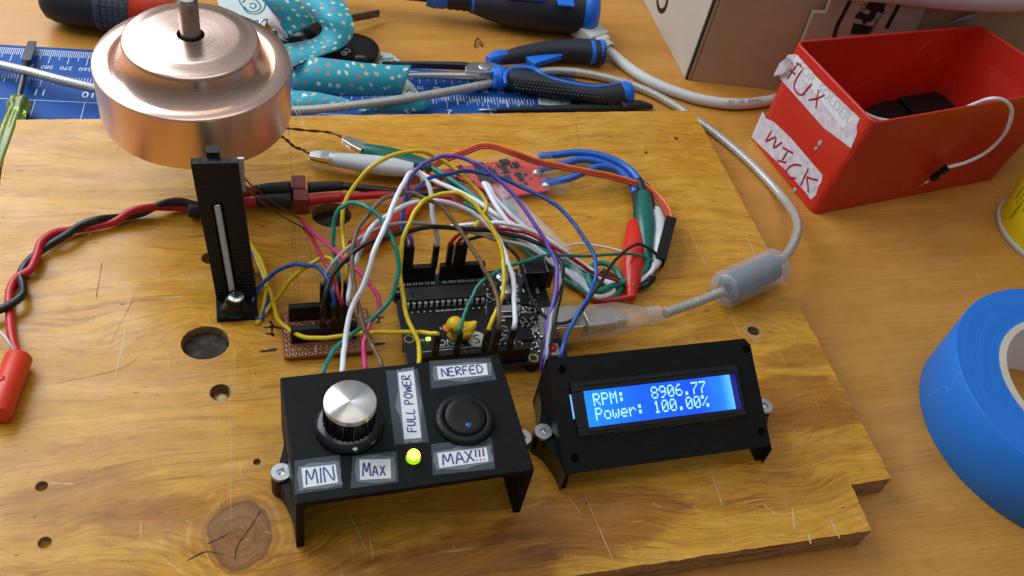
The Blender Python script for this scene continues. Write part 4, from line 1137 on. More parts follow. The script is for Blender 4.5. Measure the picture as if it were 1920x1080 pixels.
# ------------------------------------------------------------------ flywheel, motor and axle
FX, FY = -1.545, 34.75
def make_flywheel():
    t = thing('copper_flywheel', (FX, FY, 4.60), 'shiny turned copper flywheel with a domed middle and a flat rim', 'flywheel')
    Mx = at(FX, FY, 0)
    body = [(.60, 4.60), (3.88, 4.60), (3.93, 4.65), (3.95, 4.72), (3.95, 7.04), (3.94, 7.12), (3.90, 7.165), (3.37, 7.165), (3.35, 7.14), (3.335, 7.06), (3.30, 7.02), (3.22, 7.08), (3.10, 7.20), (2.98, 7.38), (2.86, 7.61), (2.77, 7.84), (2.72, 8.02), (2.69, 8.15), (2.65, 8.20), (2.58, 8.22), (2.40, 8.25), (2.20, 8.31), (2.02, 8.375), (1.92, 8.40), (1.84, 8.405), (.545, 8.41)]
    P = []
    for (a, b2), (c2, d2) in zip(body[:-1], body[1:]):
        P.append((a, b2))
    P.append(body[-1])
    mb = MB(); mb.lathe(P, 128, Mx)
    w = mb.build('wheel', M['copper'], t)
    for p in w.data.polygons: p.use_smooth = True
    md = w.modifiers.new('edge_split', 'EDGE_SPLIT'); md.split_angle = math.radians(50)
    bo = MB(); bo.lathe([(.545, 8.41), (.52, 8.38), (.52, 5.0)], 48, Mx); bo.build('bore', M['darkmetal'], t)
    a = thing('axle_rod', (FX, FY, 0), 'worn steel rod standing upright through the middle of the copper wheel', 'rod')
    m = MB(); m.lathe([(0, 0.002), (.40, .002), (.40, 9.95), (.31, 10.08), (0, 10.08)], 40, Mx, sharp=True); m.build('rod', M['steel'], a)
    k = MB(); k.lathe([(.402, .003), (.50, .003), (.50, 4.2), (.50, 4.58), (.402, 4.58)], 40, Mx, sharp=True); k.build('motor_can', M['darkmetal'], a)
make_flywheel()

# ------------------------------------------------------------------ sensor stand
def make_stand():
    x0, x1 = -1.24, .40; yf = 27.45; yb = 28.05; lean = -.43; zt = 7.90
    t = thing('sensor_stand', (-.42, 27.6, 0), 'upright ribbed black stand with a long threaded rod, in front of the copper wheel', 'stand')
    mb = MB(); mb.bx((x0 - .03, 26.48, 0), (x1 - .01, 29.2, .32)); base = mb.build('foot_plate', M['pblack'], t, bevel=.02)
    # column with a vertical slot in its front face
    def sh(x, z): return x + lean * (z - .32) / (zt - .32)
    sx0, sx1 = -.78, -.34; sz = 5.9
    def slab(xa, xb, ya, yb_, za, zb):
        vs = [(sh(x, z), y, z) for x in (xa, xb) for y in (ya, yb_) for z in (za, zb)]
        mb.add(vs, [(0, 1, 3, 2), (4, 6, 7, 5), (0, 4, 5, 1), (2, 3, 7, 6), (0, 2, 6, 4), (1, 5, 7, 3)])
    mb = MB()
    slab(x0, sx0, yf, yf + .32, .322, zt); slab(sx1, x1, yf, yf + .32, .322, zt); slab(sx0 + .001, sx1 - .001, yf, yf + .32, sz, zt); slab(x0, x1, yf + .322, yb, .322, zt - .45)
    mb.build('column', M['ribbed'], t)
    # conical boss with its screw
    c = U(441, 577, .32)
    mb = MB(); mb.lathe([(.62, .322), (.50, .45), (.40, .70), (.36, 1.0), (0, 1.0)], 32, at(c[0], 26.98, 0)); mb.build('boss', M['gblack'], t)
    s = U(443, 556, 1.13)
    mb = MB(); mb.lathe([(0, .9), (.2, .98), (.31, 1.08), (.315, 1.13), (.29, 1.16), (0, 1.165)], 32, at(s[0], s[1], 0)); sc = mb.build('screw', M['zinc'], t)
    mb = MB(); mb.box((0, 0, 0), (.30, .055, .004), at(s[0], s[1], 1.168, .5)); mb.box((0, 0, 0), (.055, .30, .004), at(s[0], s[1], 1.1695, .5)); sub(mb, 'cross_slot', M['gblack'], sc)
    # threaded rod in the slot
    a = V(sh(-.56, .8), yf + .10, .70); b2 = V(sh(-.58, 5.75), yf + .10, 5.78)
    mb = MB(); L = np.linalg.norm(b2 - a); n = int(L / .012); z = np.linspace(0, L, n)
    prof = [(0, 0)] + [(.145 + .022 * math.sin(zz * 2 * math.pi / .115), zz) for zz in z] + [(.11, L + .03), (0, L + .03)]
    mb.lathe(prof, 20, axisM(a, b2)); mb.build('threaded_rod', M['zinc'], t)
    # sensor board on the back
    mb = MB(); mb.bx((sh(-.35, 7), yb + .003, 5.9), (sh(.58, 7), yb + .12, 7.55)); sb = mb.build('sensor_board', M['white_plastic'], t)
    mb = MB(); mb.bx((sh(-.45, 8) - .22, yb - .27, zt - .44), (sh(-.45, 8) + .24, yb + .15, zt + .22)); se = mb.build('sensor_eye', M['hblack'], t, bevel=.02)
    mb = MB(); 
    for k in range(4): mb.bx((sh(-.45, 8) - .17 + k * .10, yb - .29, zt + .02), (sh(-.45, 8) - .12 + k * .10, yb - .272, zt + .10))
    sub(mb, 'contacts', M['bright'], se)
make_stand()
# ------------------------------------------------------------------ jumper wires
WG = 'jumper wires plugged between the boards'
def housing(t, top, down=(0, 0, -1), m=None, metal_side=(0, -1, 0)):
    top = np.asarray(top, float); d = nrm(down); b = top + d * 1.40
    M4 = axisM(b, top)
    M4 = frame(b, V(1, 0, 0) if abs(d[0]) < .9 else V(0, 1, 0), np.cross(-d, V(1, 0, 0) if abs(d[0]) < .9 else V(0, 1, 0)))
    mb = MB(); mb.bx((-.124, -.124, 0), (.124, .124, 1.40), M4); h = mb.build('connector_housing', m or M['hblack'], t, bevel=.015)
    s = MB(); s.bx((-.04, -.132, .55), (.04, -.1245, .85), M4); sub(s, 'crimp', M['darkmetal'], h)
    return h
def wire(label, col, pts, r=.092, housings=(), cat='wire', name='jumper_wire', group=WG, n=9, m=None):
    P = spline(pts, n)
    m_ = len(P); u_ = np.arange(m_); fade = np.minimum(1, np.minimum(u_, m_ - 1 - u_) / 14.0)
    for ax in range(3):
        k_ = np.convolve(rng.normal(0, 1, m_ + 40), np.hanning(21) / 3.0, 'same')[20:20 + m_]; k2 = np.convolve(rng.normal(0, 1, m_ + 40), np.hanning(7) / 2.0, 'same')[20:20 + m_]
        P[:, ax] += fade * (.035 * k_ + .010 * k2)
    P[:, 2] = np.maximum(P[:, 2], DESK + r)
    t = thing(name, (P[0][0], P[0][1], min(P[:, 2])), label, cat, group)
    mb = MB(); mb.tube(P, r, 10); mb.build('insulation', m or W[col], t)
    for h in housings: housing(t, h)
    return t
HT = UZ + .86 + 1.28          # top of a plug standing in a board socket
HP = 1.15 + 1.28              # top of a plug standing in the perfboard
YD, YA = UY - 5.075, UY - .254
def dig(px): x = xrow(px, YD, HT); return V(x, YD, HT)
def ana(px): x = xrow(px, YA, HT); return V(x, YA, HT)
def pf(px, row): x = xrow(px, row, HP); return V(x, row, HP)
def arr(*a): return np.vstack([np.atleast_2d(x) for x in a])
up = V(0, 0, .35)

BOXY = 21.42
def boxin(px, dx=0.0):   # a wire that drops behind the control box
    x = xrow(px, BOXY, 2.75); return arr(V(x, BOXY, 2.75), V(x + dx, BOXY - .25, 1.9), V(x + dx, BOXY - .9, 1.3))
def lcdin(px, yy=21.35, z=2.75):
    x = xrow(px, yy, z); return arr(V(x, yy, z), V(x, yy - .25, 1.9), V(x + .4, yy - .7, 1.5))

# yellow, highest arch
e = pf(650, PH1); f_ = ana(872)
wire('yellow wire of the tallest arch, from the perfboard over to the rear sockets', 'yellow',
     arr(e, e + up, run([(642, 440), (641, 410), (648, 378), (665, 348), (700, 312), (740, 292), (790, 288), (830, 301), (870, 331), (898, 358), (911, 383), (905, 402), (890, 428)], [3.2, 3.9, 4.6, 5.2, 5.2, 4.9, 4.4, 4.0, 3.7, 3.5])), housings=[e])
# dark green, perfboard to control box
e = pf(634, PH1)
wire('dark green wire looping from the perfboard round to the back of the control box', 'green',
     arr(e, e + up, run([(626, 475), (624, 440), (627, 410), (637, 388), (655, 380), (678, 384), (702, 398), (722, 419), (736, 445), (745, 475), (747, 505), (740, 537), (724, 568), (706, 591), (684, 608), (658, 624), (636, 645), (619, 666)], [3.2, 4.0, 4.8, 5.2, 5.0, 4.6, 4.0, 3.4, 2.9, 2.6, 2.6]), boxin(605)), housings=[e])
# thick white, control box up to the analogue sockets
e = ana(819)
wire('thick white wire in a tall narrow bend, from control box to a single rear plug', 'white',
     arr(boxin(643)[::-1], run([(647, 655), (653, 615), (664, 575), (682, 530), (700, 480), (722, 428), (742, 378), (755, 345), (768, 328), (779, 325), (792, 332), (804, 353), (811, 388), (816, 425)], [2.6, 3.0, 3.6, 4.4, 5.0, 5.2, 5.2, 5.0, 4.4, 3.8]), e + up * .7, e), .11, housings=[e])
# yellow B
e = dig(916)
wire('yellow wire arching from the control box to the sockets right of the duck', 'yellow',
     arr(boxin(789)[::-1], run([(782, 655), (773, 620), (764, 588), (757, 548), (751, 505), (753, 464), (764, 425), (780, 392), (803, 371), (830, 361), (859, 366), (889, 382), (910, 405), (928, 435), (942, 470), (947, 507), (943, 544), (935, 575), (923, 600)], [2.6, 3.0, 3.5, 4.1, 4.8, 5.2, 5.2, 5.0, 4.5, 4.0, 3.5, 3.1]), e), housings=[e])
# purple
e = ana(772)
wire('purple wire rising from the left rear plug and crossing down to the display', 'purple',
     arr(e, e + up, run([(757, 425), (755, 395), (760, 362), (774, 328), (796, 305), (820, 296), (845, 294), (870, 297), (900, 308), (927, 329), (963, 364), (990, 400), (1013, 436), (1034, 471), (1043, 500), (1041, 540), (1033, 590), (1027, 640)], [3.6, 4.4, 5.2, 5.4, 5.3, 5.0, 4.6, 4.2, 3.8, 3.4, 3.0, 2.7]), lcdin(1023)), .09, housings=[e])
# blue A
e = V(xrow(760, YA, HT), YA, HT)
wire('bright blue wire in a long flat arch over the red module to the display', 'blue',
     arr(e, e + up, run([(755, 440), (757, 405), (766, 374), (785, 350), (812, 334), (840, 325), (866, 321), (895, 323), (927, 331), (966, 345), (1001, 362), (1037, 386), (1073, 419), (1096, 448), (1112, 476), (1119, 503), (1115, 532), (1102, 558), (1084, 590), (1068, 622)], [3.4, 4.2, 4.8, 4.6, 4.2, 4.0, 3.8, 3.6, 3.4, 3.2, 3.0, 2.7]), lcdin(1055)), housings=[e])
# brown
e = dig(935)
wire('brown grey wire from the control box, over the top and down to the front sockets', 'brown',
     arr(boxin(717)[::-1], run([(700, 648), (684, 616), (673, 580), (667, 549), (662, 512), (662, 480), (667, 450), (678, 420), (696, 394), (718, 374), (742, 364), (770, 363), (797, 371), (827, 388), (850, 415), (871, 446), (898, 488), (914, 513), (927, 535), (934, 562), (936, 600)], [2.6, 3.0, 3.5, 4.0, 4.6, 5.0, 5.0, 4.8, 4.4, 4.0, 3.6, 3.2]), e), housings=[e])
# pink with its thin enamelled lead
def pinks():
    e2 = pf(640, PH2)
    t = wire('pink wire from behind the stand bending down to the control box', 'pink',
         arr(run([(566, 412), (585, 436), (619, 463), (655, 492), (686, 523), (706, 549), (712, 570), (704, 595), (690, 620), (683, 648)], [2.0, 2.8, 3.4, 3.7, 3.6, 3.3, 2.8, 2.6]), boxin(686)), .095)
    k = MB(); k.tube(spline(run([(450, 320), (458, 333), (482, 356), (520, 385), (566, 412)], [6.6, 6.0, 4.2, 2.8, 2.0]), 8), .035, 8); k.build('thin_lead', W['thin'], t)
    t = wire('crimson wire from behind the stand into the front strip of the perfboard', 'crimson',
         arr(run([(570, 428), (580, 440), (593, 463), (611, 492), (623, 520), (632, 546)], [1.8, 2.6, 3.0, 3.1, 2.9]), e2 + up * .5, e2), .09, housings=[e2])
    k = MB(); k.tube(spline(run([(452, 332), (462, 350), (485, 373), (520, 400), (570, 428)], [6.0, 5.4, 3.6, 2.4, 1.8]), 8), .035, 8); k.build('thin_lead', W['thin'], t)
pinks()
# yellow looping from the stand
e = pf(618, PH1)
wire('yellow wire folding sharply by the ink plus mark, then back to the perfboard', 'yellow',
     arr(run([(455, 440), (472, 460), (490, 485), (501, 517), (501, 547), (493, 580), (486, 601), (483, 607), (489, 600), (505, 577), (528, 546), (557, 515), (585, 493), (606, 484), (619, 489)], [.6, .5, .5, .4, .25, .15, .15, .6, 1.2, 1.9, 2.5, 2.8]), e + up * .5, e), housings=[e])
e = dig(821)
wire('yellow wire lying low across the perfboard to a plug left of the duck', 'yellow',
     arr(run([(458, 448), (474, 470), (490, 507), (504, 544), (515, 580), (531, 605), (549, 620), (583, 632), (621, 634), (660, 629), (699, 625), (751, 621), (785, 621), (806, 625)], [.5, .4, .4, .5, .8, 1.3, 1.6, 1.8, 2.0, 2.4, 2.8]), e + V(-.1, 0, .1), e), housings=[e])
e = pf(626, PH2)
wire('blue wire looping low beside the stand into the perfboard', 'blue',
     arr(run([(460, 455), (476, 478), (490, 505), (502, 533), (503, 556), (496, 582), (488, 598), (481, 599), (474, 581), (478, 553), (496, 528), (523, 507), (551, 497), (575, 496), (597, 503), (612, 520), (621, 544)], [.5, .4, .3, .3, .15, .15, .4, 1.0, 1.8, 2.5, 2.9, 3.0]), e + up * .4, e), housings=[e])
# grey white to display
e = pf(606, PH1)
wire('grey white wire crossing low over the board and down beside the purple one', 'grey',
     arr(e, e + up * .6, run([(619, 502), (642, 474), (670, 450), (702, 432), (737, 421), (770, 419), (807, 421), (850, 427), (889, 437), (927, 446), (978, 461), (1022, 483), (1044, 501), (1050, 522), (1044, 556), (1034, 600), (1028, 645)], [3.2, 3.8, 4.1, 4.0, 3.8, 3.5, 3.3, 3.2, 3.1, 3.0, 2.7]), lcdin(1025)), .085, housings=[e])
e = pf(606, PH2)
wire('long black wire sweeping from the perfboard to the display', 'black',
     arr(e, e + up, run([(611, 549), (621, 523), (645, 492), (673, 466), (707, 448), (745, 437), (782, 430), (820, 426), (870, 428), (930, 435), (978, 445), (1013, 458), (1037, 474), (1050, 493), (1054, 520), (1048, 555), (1040, 595), (1034, 640)], [3.0, 3.6, 4.2, 4.3, 4.0, 3.8, 3.6, 3.4, 3.3, 3.2, 3.0, 2.7]), lcdin(1031)), .10, housings=[e])
e = dig(963); e2 = pf(653, PH2)
wire('white wire in a wide arch from the perfboard to the right front plug', 'white',
     arr(e2, e2 + up, run([(657, 520), (667, 487), (677, 460), (696, 431), (720, 406), (752, 386), (787, 378), (835, 381), (874, 394), (904, 412), (927, 434), (945, 463), (958, 500), (966, 537), (968, 575)], [3.0, 3.8, 4.6, 4.8, 4.7, 4.4, 4.0, 3.7, 3.4, 3.2]), e + up * .5, e), .105, housings=[e, e2])
# servo plug and its three wires
SV = Upl(1256, 415, V(0, 0, .9), V(0, 0, 1)); SVb = U(1236, 492, .55)
e = dig(862)
wire('green wire from the plug by the duck across to the far right black plug', 'green',
     arr(e, e + up * .5, run([(868, 599), (878, 570), (894, 543), (917, 521), (943, 504), (979, 490), (1031, 483), (1100, 479), (1156, 477), (1200, 479)], [3.0, 3.4, 3.6, 3.4, 3.0, 2.4, 1.6, 1.0]), SVb + V(-.1, 0, .0)), .075, housings=[e])
e = ana(872)
wire('thin black wire dipping over the silver usb socket to the far right plug', 'black',
     arr(e + V(0, 0, 0), e + up * .6, run([(915, 441), (948, 461), (966, 478), (979, 506), (995, 553), (1010, 580), (1031, 600), (1054, 606), (1078, 598), (1098, 571), (1119, 540), (1139, 505), (1160, 479), (1184, 464), (1207, 461), (1228, 473)], [3.3, 3.2, 2.8, 2.4, 2.0, 1.95, 2.0, 2.2, 2.4, 2.2, 1.6, .9]), SVb), .075, housings=[e])
e = ana(846)
wire('red wire from the cluster of rear plugs running right along the bundle', 'red',
     arr(e, e + up * .6, run([(866, 437), (890, 429), (933, 427), (978, 433), (1019, 452), (1058, 477), (1096, 501), (1128, 517), (1160, 527)], [3.3, 3.2, 2.9, 2.6, 2.2, 1.5, .8])), .085, housings=[e])
e = ana(860)
wire('dark red wire tucked behind the black one at the rear plugs', 'crimson',
     arr(e, e + up * .5, run([(872, 436), (905, 420), (880, 395), (845, 378), (800, 372)], [3.2, 2.6, 1.8, 1.0, .6])), .08, housings=[e])
# ------------------------------------------------------------------ loose wire hanging out of the bin: built with the bin

# ------------------------------------------------------------------ alligator leads
def boot(t, a, b, rmax, m, jaw=None, name='clip_boot', bulge=.45, flat=.8, tail=.60, mid=None):
    a = np.asarray(a, float); b = np.asarray(b, float)
    tt = np.linspace(0, 1, 14)
    P = np.array([a + (b - a) * q for q in tt])
    if mid is not None: P = np.array([(1 - q) ** 2 * a + 2 * q * (1 - q) * np.asarray(mid) + q * q * b for q in tt])
    def prof(q):
        w = .66 + .34 * math.sin(math.pi * min(1, q / bulge) * .5) if q < bulge else (1 - tail * ((q - bulge) / (1 - bulge)) ** 1.3)
        return rmax * w
    mb = MB(); mb.tube(P, [prof(q) for q in tt], 20, flat=flat); o = mb.build(name, m, t, bevel=.02)
    if jaw is not None:
        j = np.asarray(jaw, float); d = nrm(j - a); k = MB()
        M4 = axisM(a - d * .2, j); L = np.linalg.norm(j - a) + .2
        for s in (-1, 1):
            w = rmax * .62
            vs = []
            for z, ww, h in ((0, w, .26), (L * .5, w * .92, .24), (L, w * .55, .16)):
                vs += [(-ww, s * .03, z), (ww, s * .03, z), (ww, s * h, z), (-ww, s * h, z)]
            k.add(vs, [(0, 1, 5, 4), (1, 2, 6, 5), (2, 3, 7, 6), (3, 0, 4, 7), (4, 5, 9, 8), (5, 6, 10, 9), (6, 7, 11, 10), (7, 4, 8, 11), (8, 9, 10, 11)], M=M4)
            for q in range(6):
                z = L * (.45 + .09 * q); k.bx((-w * .7, -.025, z), (w * .7, .025, z + .04), M4)
        sub(k, 'jaw', M['bright'], o, bevel=.02)
    return o
def lead(label, col, clipA, clipB, path, r=.14):
    P = spline(path, 8)
    t = thing('alligator_lead', (P[0][0], P[0][1], 0), label, 'clip lead', 'alligator clip leads')
    mb = MB(); mb.tube(P, r, 10); mb.build('cable', W[col], t)
    return t
gA, gB = U(678, 280, .75), U(806, 312, .7)
t = lead('green alligator clip lead, its jaws on the upper twisted copper wire', 'green', None, None,
         arr(gB, run([(815, 318), (838, 332), (874, 357), (905, 381), (940, 411), (975, 441), (1010, 463), (1050, 490), (1090, 512), (1120, 540), (1140, 556), (1158, 549), (1165, 527), (1152, 503), (1128, 493), (1108, 500), (1104, 525), (1118, 545), (1150, 535), (1176, 526), (1196, 516), (1211, 500)], [.7, .8, .9, .9, .9, .8, .5, .3, .4, .5, .6, .6, .7]), U(1213, 480, .75)))
boot(t, gA, gB, .52, M['bootgreen'], U(645, 262, .7), tail=.35)
boot(t, U(1207, 362, .85), U(1213, 482, .7), .50, M['bootgreen'], None, bulge=.5)
wA, wB = U(617, 298, .7), U(775, 318, .75)
t = lead('white alligator clip lead, its jaws on the lower twisted copper wire', 'white', None, None,
         arr(wB, run([(783, 322), (820, 342), (857, 358), (895, 378), (930, 402), (966, 424), (1000, 448), (1045, 474), (1090, 500), (1128, 522), (1150, 545), (1120, 556), (1085, 528), (1040, 492), (1000, 462), (960, 425), (930, 385), (912, 352), (907, 344), (914, 347), (928, 372), (955, 400), (1000, 440), (1050, 480), (1095, 508), (1140, 528), (1170, 533), (1195, 528), (1212, 518), (1222, 508)], [.75, .9, 1.1, 1.2, 1.1, .9, .6, .4, .4, .8, 1.2, 1.5, 1.4, 1.1, .8, .4, .3, .4, .6]), U(1227, 497, .6)), .125)
boot(t, wA, wB, .54, M['bootwhite'], U(580, 293, .65), bulge=.7, tail=.30)
boot(t, U(1228, 392, .7), U(1226, 502, .55), .44, M['bootwhite'], None, bulge=.55, mid=U(1250, 452, .6))
t = lead('red alligator clip lead, one boot behind the arches, one beside the green clip', 'red', None, None,
         arr(U(792, 377, .5), run([(815, 371), (845, 369), (889, 372), (930, 392), (975, 430), (1020, 468), (1060, 505), (1085, 541), (1105, 557), (1130, 563), (1160, 560)], [.5, .6, .9, 1.0, .8, .4, .2, .2, .3]), U(1184, 556, .5)))
boot(t, U(662, 463, .55), U(790, 378, .5), .55, M['bootred'], None, bulge=.45)
boot(t, U(1190, 420, .6), U(1184, 544, .5), .58, M['bootred'], None, bulge=.62, flat=.95, tail=.5)
mb = MB(); mb.tube(np.array([U(1184, 542, .5), U(1183, 550, .45), U(1183, 560, .4)]), [.27, .25, .25], 14); mb.build('boot_tail', M['bootred'], t, bevel=.02)
# further strands of the same folded leads
wire('white strand lying on top of the taped bundle', 'white', run([(845, 425), (905, 420), (950, 420), (1000, 437), (1045, 464), (1090, 494), (1122, 515)], [.9, 1.6, 2.0, 1.8, 1.4, .8, .4]), .11, name='hookup_wire', group='bundled wires')
wire('teal strand inside the taped bundle', 'green', run([(905, 352), (935, 370), (975, 412), (1020, 455), (1062, 490), (1105, 522), (1128, 538)], [.5, .8, .8, .7, .5, .3, .25]), .115, name='hookup_wire', group='bundled wires')
wire('thick black cable curving under the lower clips', 'black', run([(1128, 508), (1140, 517), (1160, 528), (1185, 535), (1208, 534), (1222, 526), (1224, 516)], [.5, .45, .4, .35, .4, .6, .8]), .17, name='hookup_wire', group='bundled wires')
wire('white strand doubling back inside the bundle below the arches', 'white', run([(870, 362), (900, 382), (930, 412), (962, 440), (1005, 470), (1050, 500), (1088, 524), (1115, 545), (1140, 548)], [.5, .8, .9, .8, .6, .4, .3]), .13, name='hookup_wire', group='bundled wires')
wire('red strand along the upper edge of the bundle', 'red', run([(850, 330), (885, 345), (922, 362), (960, 395), (1000, 432), (1045, 470), (1085, 498)], [.6, .7, .8, .9, .9, .7, .5]), .10, name='hookup_wire', group='bundled wires')
wire('teal strand along the lower edge of the bundle', 'green', run([(870, 380), (905, 398), (945, 432), (985, 468), (1030, 505), (1075, 535), (1105, 552)], [.6, .7, .6, .5, .4, .3, .3]), .12, name='hookup_wire', group='bundled wires')
wire('thin white wire crossing to the red clip', 'cream', run([(1058, 462), (1085, 458), (1120, 462), (1165, 473), (1190, 478)], [.5, .5, .5, .5, .6]), .06, name='hookup_wire', group='bundled wires')
# clear tape round the bundle
for lab, q, z in (('clear tape band round the bundle next to the red module', [(922, 352), (972, 378), (958, 418), (928, 398)], 1.25), ('clear tape sleeve along the middle of the wire bundle', [(925, 398), (985, 380), (1072, 470), (1052, 497)], 1.5), ('clear tape end of the bundle beside the power socket', [(1058, 504), (1090, 502), (1106, 536), (1080, 538)], .9)):
    c = sum(np.array([*U(x, y, z * .5)]) for x, y in q) / 4
    a = [U(x, y, z * .55) for x, y in q]
    # a flattened sleeve wrapped from edge to edge
    mb = MB(); m_ = 12; e0 = []; e1 = []
    for k in range(m_ + 1):
        f0 = k / m_; lift = math.sin(math.pi * f0) * .42 * z
        A_ = a[0] + (a[3] - a[0]) * f0 if False else a[0] + (a[1] - a[0]) * f0; B_ = a[3] + (a[2] - a[3]) * f0
        e0.append(A_ + V(0, 0, lift)); e1.append(B_ + V(0, 0, lift))
    mb.strip(e0, e1)
    tag(mb.build('clear_tape_band', M['cleartape'], None, solid=.012), lab, 'tape', 'clear tape bands on the bundle')

# ------------------------------------------------------------------ motor leads of twisted enamelled wire
def twisted(name, label, pts, zk, r, m, pitch, off, cat='wire', group=None):
    P = spline(run(pts, zk), 14); L = np.concatenate([[0], np.cumsum(np.linalg.norm(np.diff(P, axis=0), axis=1))])
    t = thing(name, (P[0][0], P[0][1], P[:, 2].min() - r), label, cat, group)
    T = np.gradient(P, axis=0); T /= np.linalg.norm(T, axis=1)[:, None]
    for k in range(2):
        Q = []
        for p, d, l in zip(P, T, L):
            a = nrm(np.cross(d, V(0, 0, 1))); b2 = np.cross(a, d); ph = 2 * math.pi * l / pitch + math.pi * k
            Q.append(p + off * (math.cos(ph) * a + math.sin(ph) * b2))
        mb = MB(); mb.tube(np.array(Q), r, 8); mb.build('strand', m, t)
    return t
twisted('motor_wire', 'dark twisted copper wire from the wheel to the green clip', [(480, 236), (542, 241), (580, 245), (615, 248), (640, 256)], [1.4, 1.0, .7, .5, .7], .038, W['thin'], 1.6, .035, group='twisted motor wires')
twisted('motor_wire', 'dark twisted copper wire from the wheel to the white clip', [(480, 235), (530, 257), (552, 275), (565, 280), (585, 291)], [1.6, 1.2, .7, .5, .6], .038, W['thin'], .7, .04, group='twisted motor wires')

# ------------------------------------------------------------------ speed controller
def make_esc():
    zz = .55
    A, B_, C_ = U(1031, 278, zz), U(1068, 355, zz), U(853, 302, zz)
    ex = nrm(A - C_); O = U(1068, 357, .45)
    t = thing('speed_controller', (13.2, 34.3, 0), 'red motor controller board sealed in clear heat shrink tubing', 'circuit board')
    e4 = frame(V(O[0], O[1], 0), C_ - A, B_ * 0 + V(0, 0, 1))
    exv = nrm((A - C_) * V(1, 1, 0)); eyv = V(-exv[1], exv[0], 0)
    L = 6.2; Wd = abs((A - B_) @ eyv)
    F4 = frame(V(O[0], O[1], 0) - exv * L, exv, eyv)       # x along, y across
    mb = MB(); mb.bx((.25, .30, .28), (L - .85, Wd - .30, .40), F4); p = mb.build('printed_board', M['redpcb'], t, bevel=.01)
    k = MB(); s = MB()
    k.bx((1.9, 1.35, .402), (2.95, 2.25, .52), F4)
    for _ in range(34):
        x, y = rng.uniform(1.2, 4.6), rng.uniform(.5, Wd - .6); w = rng.uniform(.10, .20); k.bx((x, y, .402), (x + w, y + w * .7, .46), F4); s.bx((x - .05, y, .402), (x - .002, y + w * .7, .455), F4); s.bx((x + w + .002, y, .402), (x + w + .05, y + w * .7, .455), F4)
    for q in range(7):
        for yy_ in (1.27, 2.255): s.bx((1.98 + q * .135, yy_, .402), (2.04 + q * .135, yy_ + .075, .43), F4)
    for x, y, w, h in ((2.0, 2.45, .5, .35), (3.2, 1.2, .3, .4), (3.3, 1.9, .28, .4), (3.4, 2.5, .5, .3), (4.0, 2.2, .3, .3), (3.9, 1.2, .25, .5)): k.bx((x, y, .402), (x + w, y + h, .56), F4)
    sub(k, 'chips', M['hblack'], p)
    for _ in range(70):
        x, y = rng.uniform(.6, 4.6), rng.uniform(.5, Wd - .5); s.bx((x, y, .402), (x + .09, y + .05, .43), F4)
    for x, y in ((5.05, Wd - .55), (5.05, Wd / 2), (5.15, .62), (.55, Wd - .7), (.55, .8), (1.3, Wd - .6)):
        s.lathe([(.26, .401), (.22, .52), (.1, .60), (0, .61)], 16, F4 @ at(x, y, 0))
    sub(s, 'solder_joints', M['solder'], p)
    # sleeve
    mb = MB(); n = 28; sec = []
    for q in range(n):
        a = 2 * math.pi * q / n; c, s_ = math.cos(a), math.sin(a)
        sec.append((Wd / 2 + (Wd / 2) * math.copysign(abs(c) ** .35, c), .36 + .30 * math.copysign(abs(s_) ** .6, s_)))
    xs = np.linspace(0, L, 16)
    vs = [F4 @ Vector((x, y, max(.01, z + .02 * math.sin(3 * x + y)))) for x in xs for y, z in sec]
    fs = [(i * n + q, i * n + (q + 1) % n, (i + 1) * n + (q + 1) % n, (i + 1) * n + q) for i in range(15) for q in range(n)]
    mb.add(vs, fs, True); mb.build('clear_sleeve', M['shrink'], t)
    # phase wires
    for pts, zk, e in (([(1010, 292), (1046, 290), (1081, 286), (1120, 290), (1156, 302), (1182, 319), (1198, 338)], [.45, .5, .6, .7, .75, .8, .9], (1206, 366)),
                    ([(1012, 317), (1058, 307), (1090, 299), (1126, 304), (1158, 314), (1184, 331), (1212, 350)], [.45, .5, .55, .5, .45, .5, .6], (1224, 396)),
                    ([(1015, 343), (1040, 341), (1073, 332), (1102, 320), (1126, 313), (1156, 318), (1178, 337), (1192, 362)], [.45, .5, .8, .95, .9, .8, .7, .6], (1196, 420))):
        P = spline(run(pts, zk), 8); mb = MB(); mb.tube(P, .195, 12); w = mb.build('phase_wire', W['motorblue'], t)
        P2 = arr(P[-1], (P[-1] + U(*e, .7)) / 2 + V(0, 0, .05), U(*e, .75)); mb = MB(); mb.tube(spline(P2, 6), .20, 14); sub(mb, 'black_sleeve', M['rubber'], w)
    # power wires to the maroon plug
    for pts, zk, m, nm in (([(577, 352), (605, 350), (635, 349), (700, 355), (755, 361), (815, 362), (845, 350), (862, 330)], [.72, .75, .75, .7, .65, .6, .6, .5], 'black', 'negative_wire'),
                           ([(577, 376), (605, 372), (635, 370), (700, 366), (745, 363), (790, 350), (830, 330), (865, 315)], [.7, .7, .7, .65, .6, .6, .6, .5], 'red', 'positive_wire')):
        P = spline(run(pts, zk), 8); mb = MB(); mb.tube(P, .19, 12); w = mb.build(nm, W[m], t)
        mb = MB(); mb.tube(P[:18], [.27, .26, .25, .23], 14); sub(mb, 'shrink_tube', M['rubber'] if m == 'black' else W['red'], w)
    # signal ribbon
    base = spline(run([(850, 352), (812, 352), (795, 342), (800, 322), (820, 306), (844, 295), (877, 283), (901, 274), (927, 275), (963, 287), (1007, 303), (1052, 312), (1096, 321), (1141, 330), (1182, 341), (1212, 352), (1236, 372), (1252, 395)], [.5, .5, .6, .9, 1.2, 1.5, 1.6, 1.3, 1.1, 1.1, 1.1, 1.0, .9, .8, .9]), 8)
    T = np.gradient(base, axis=0); T /= np.linalg.norm(T, axis=1)[:, None]
    side = np.cross(T, V(0, 0, 1)); side /= np.linalg.norm(side, axis=1)[:, None]
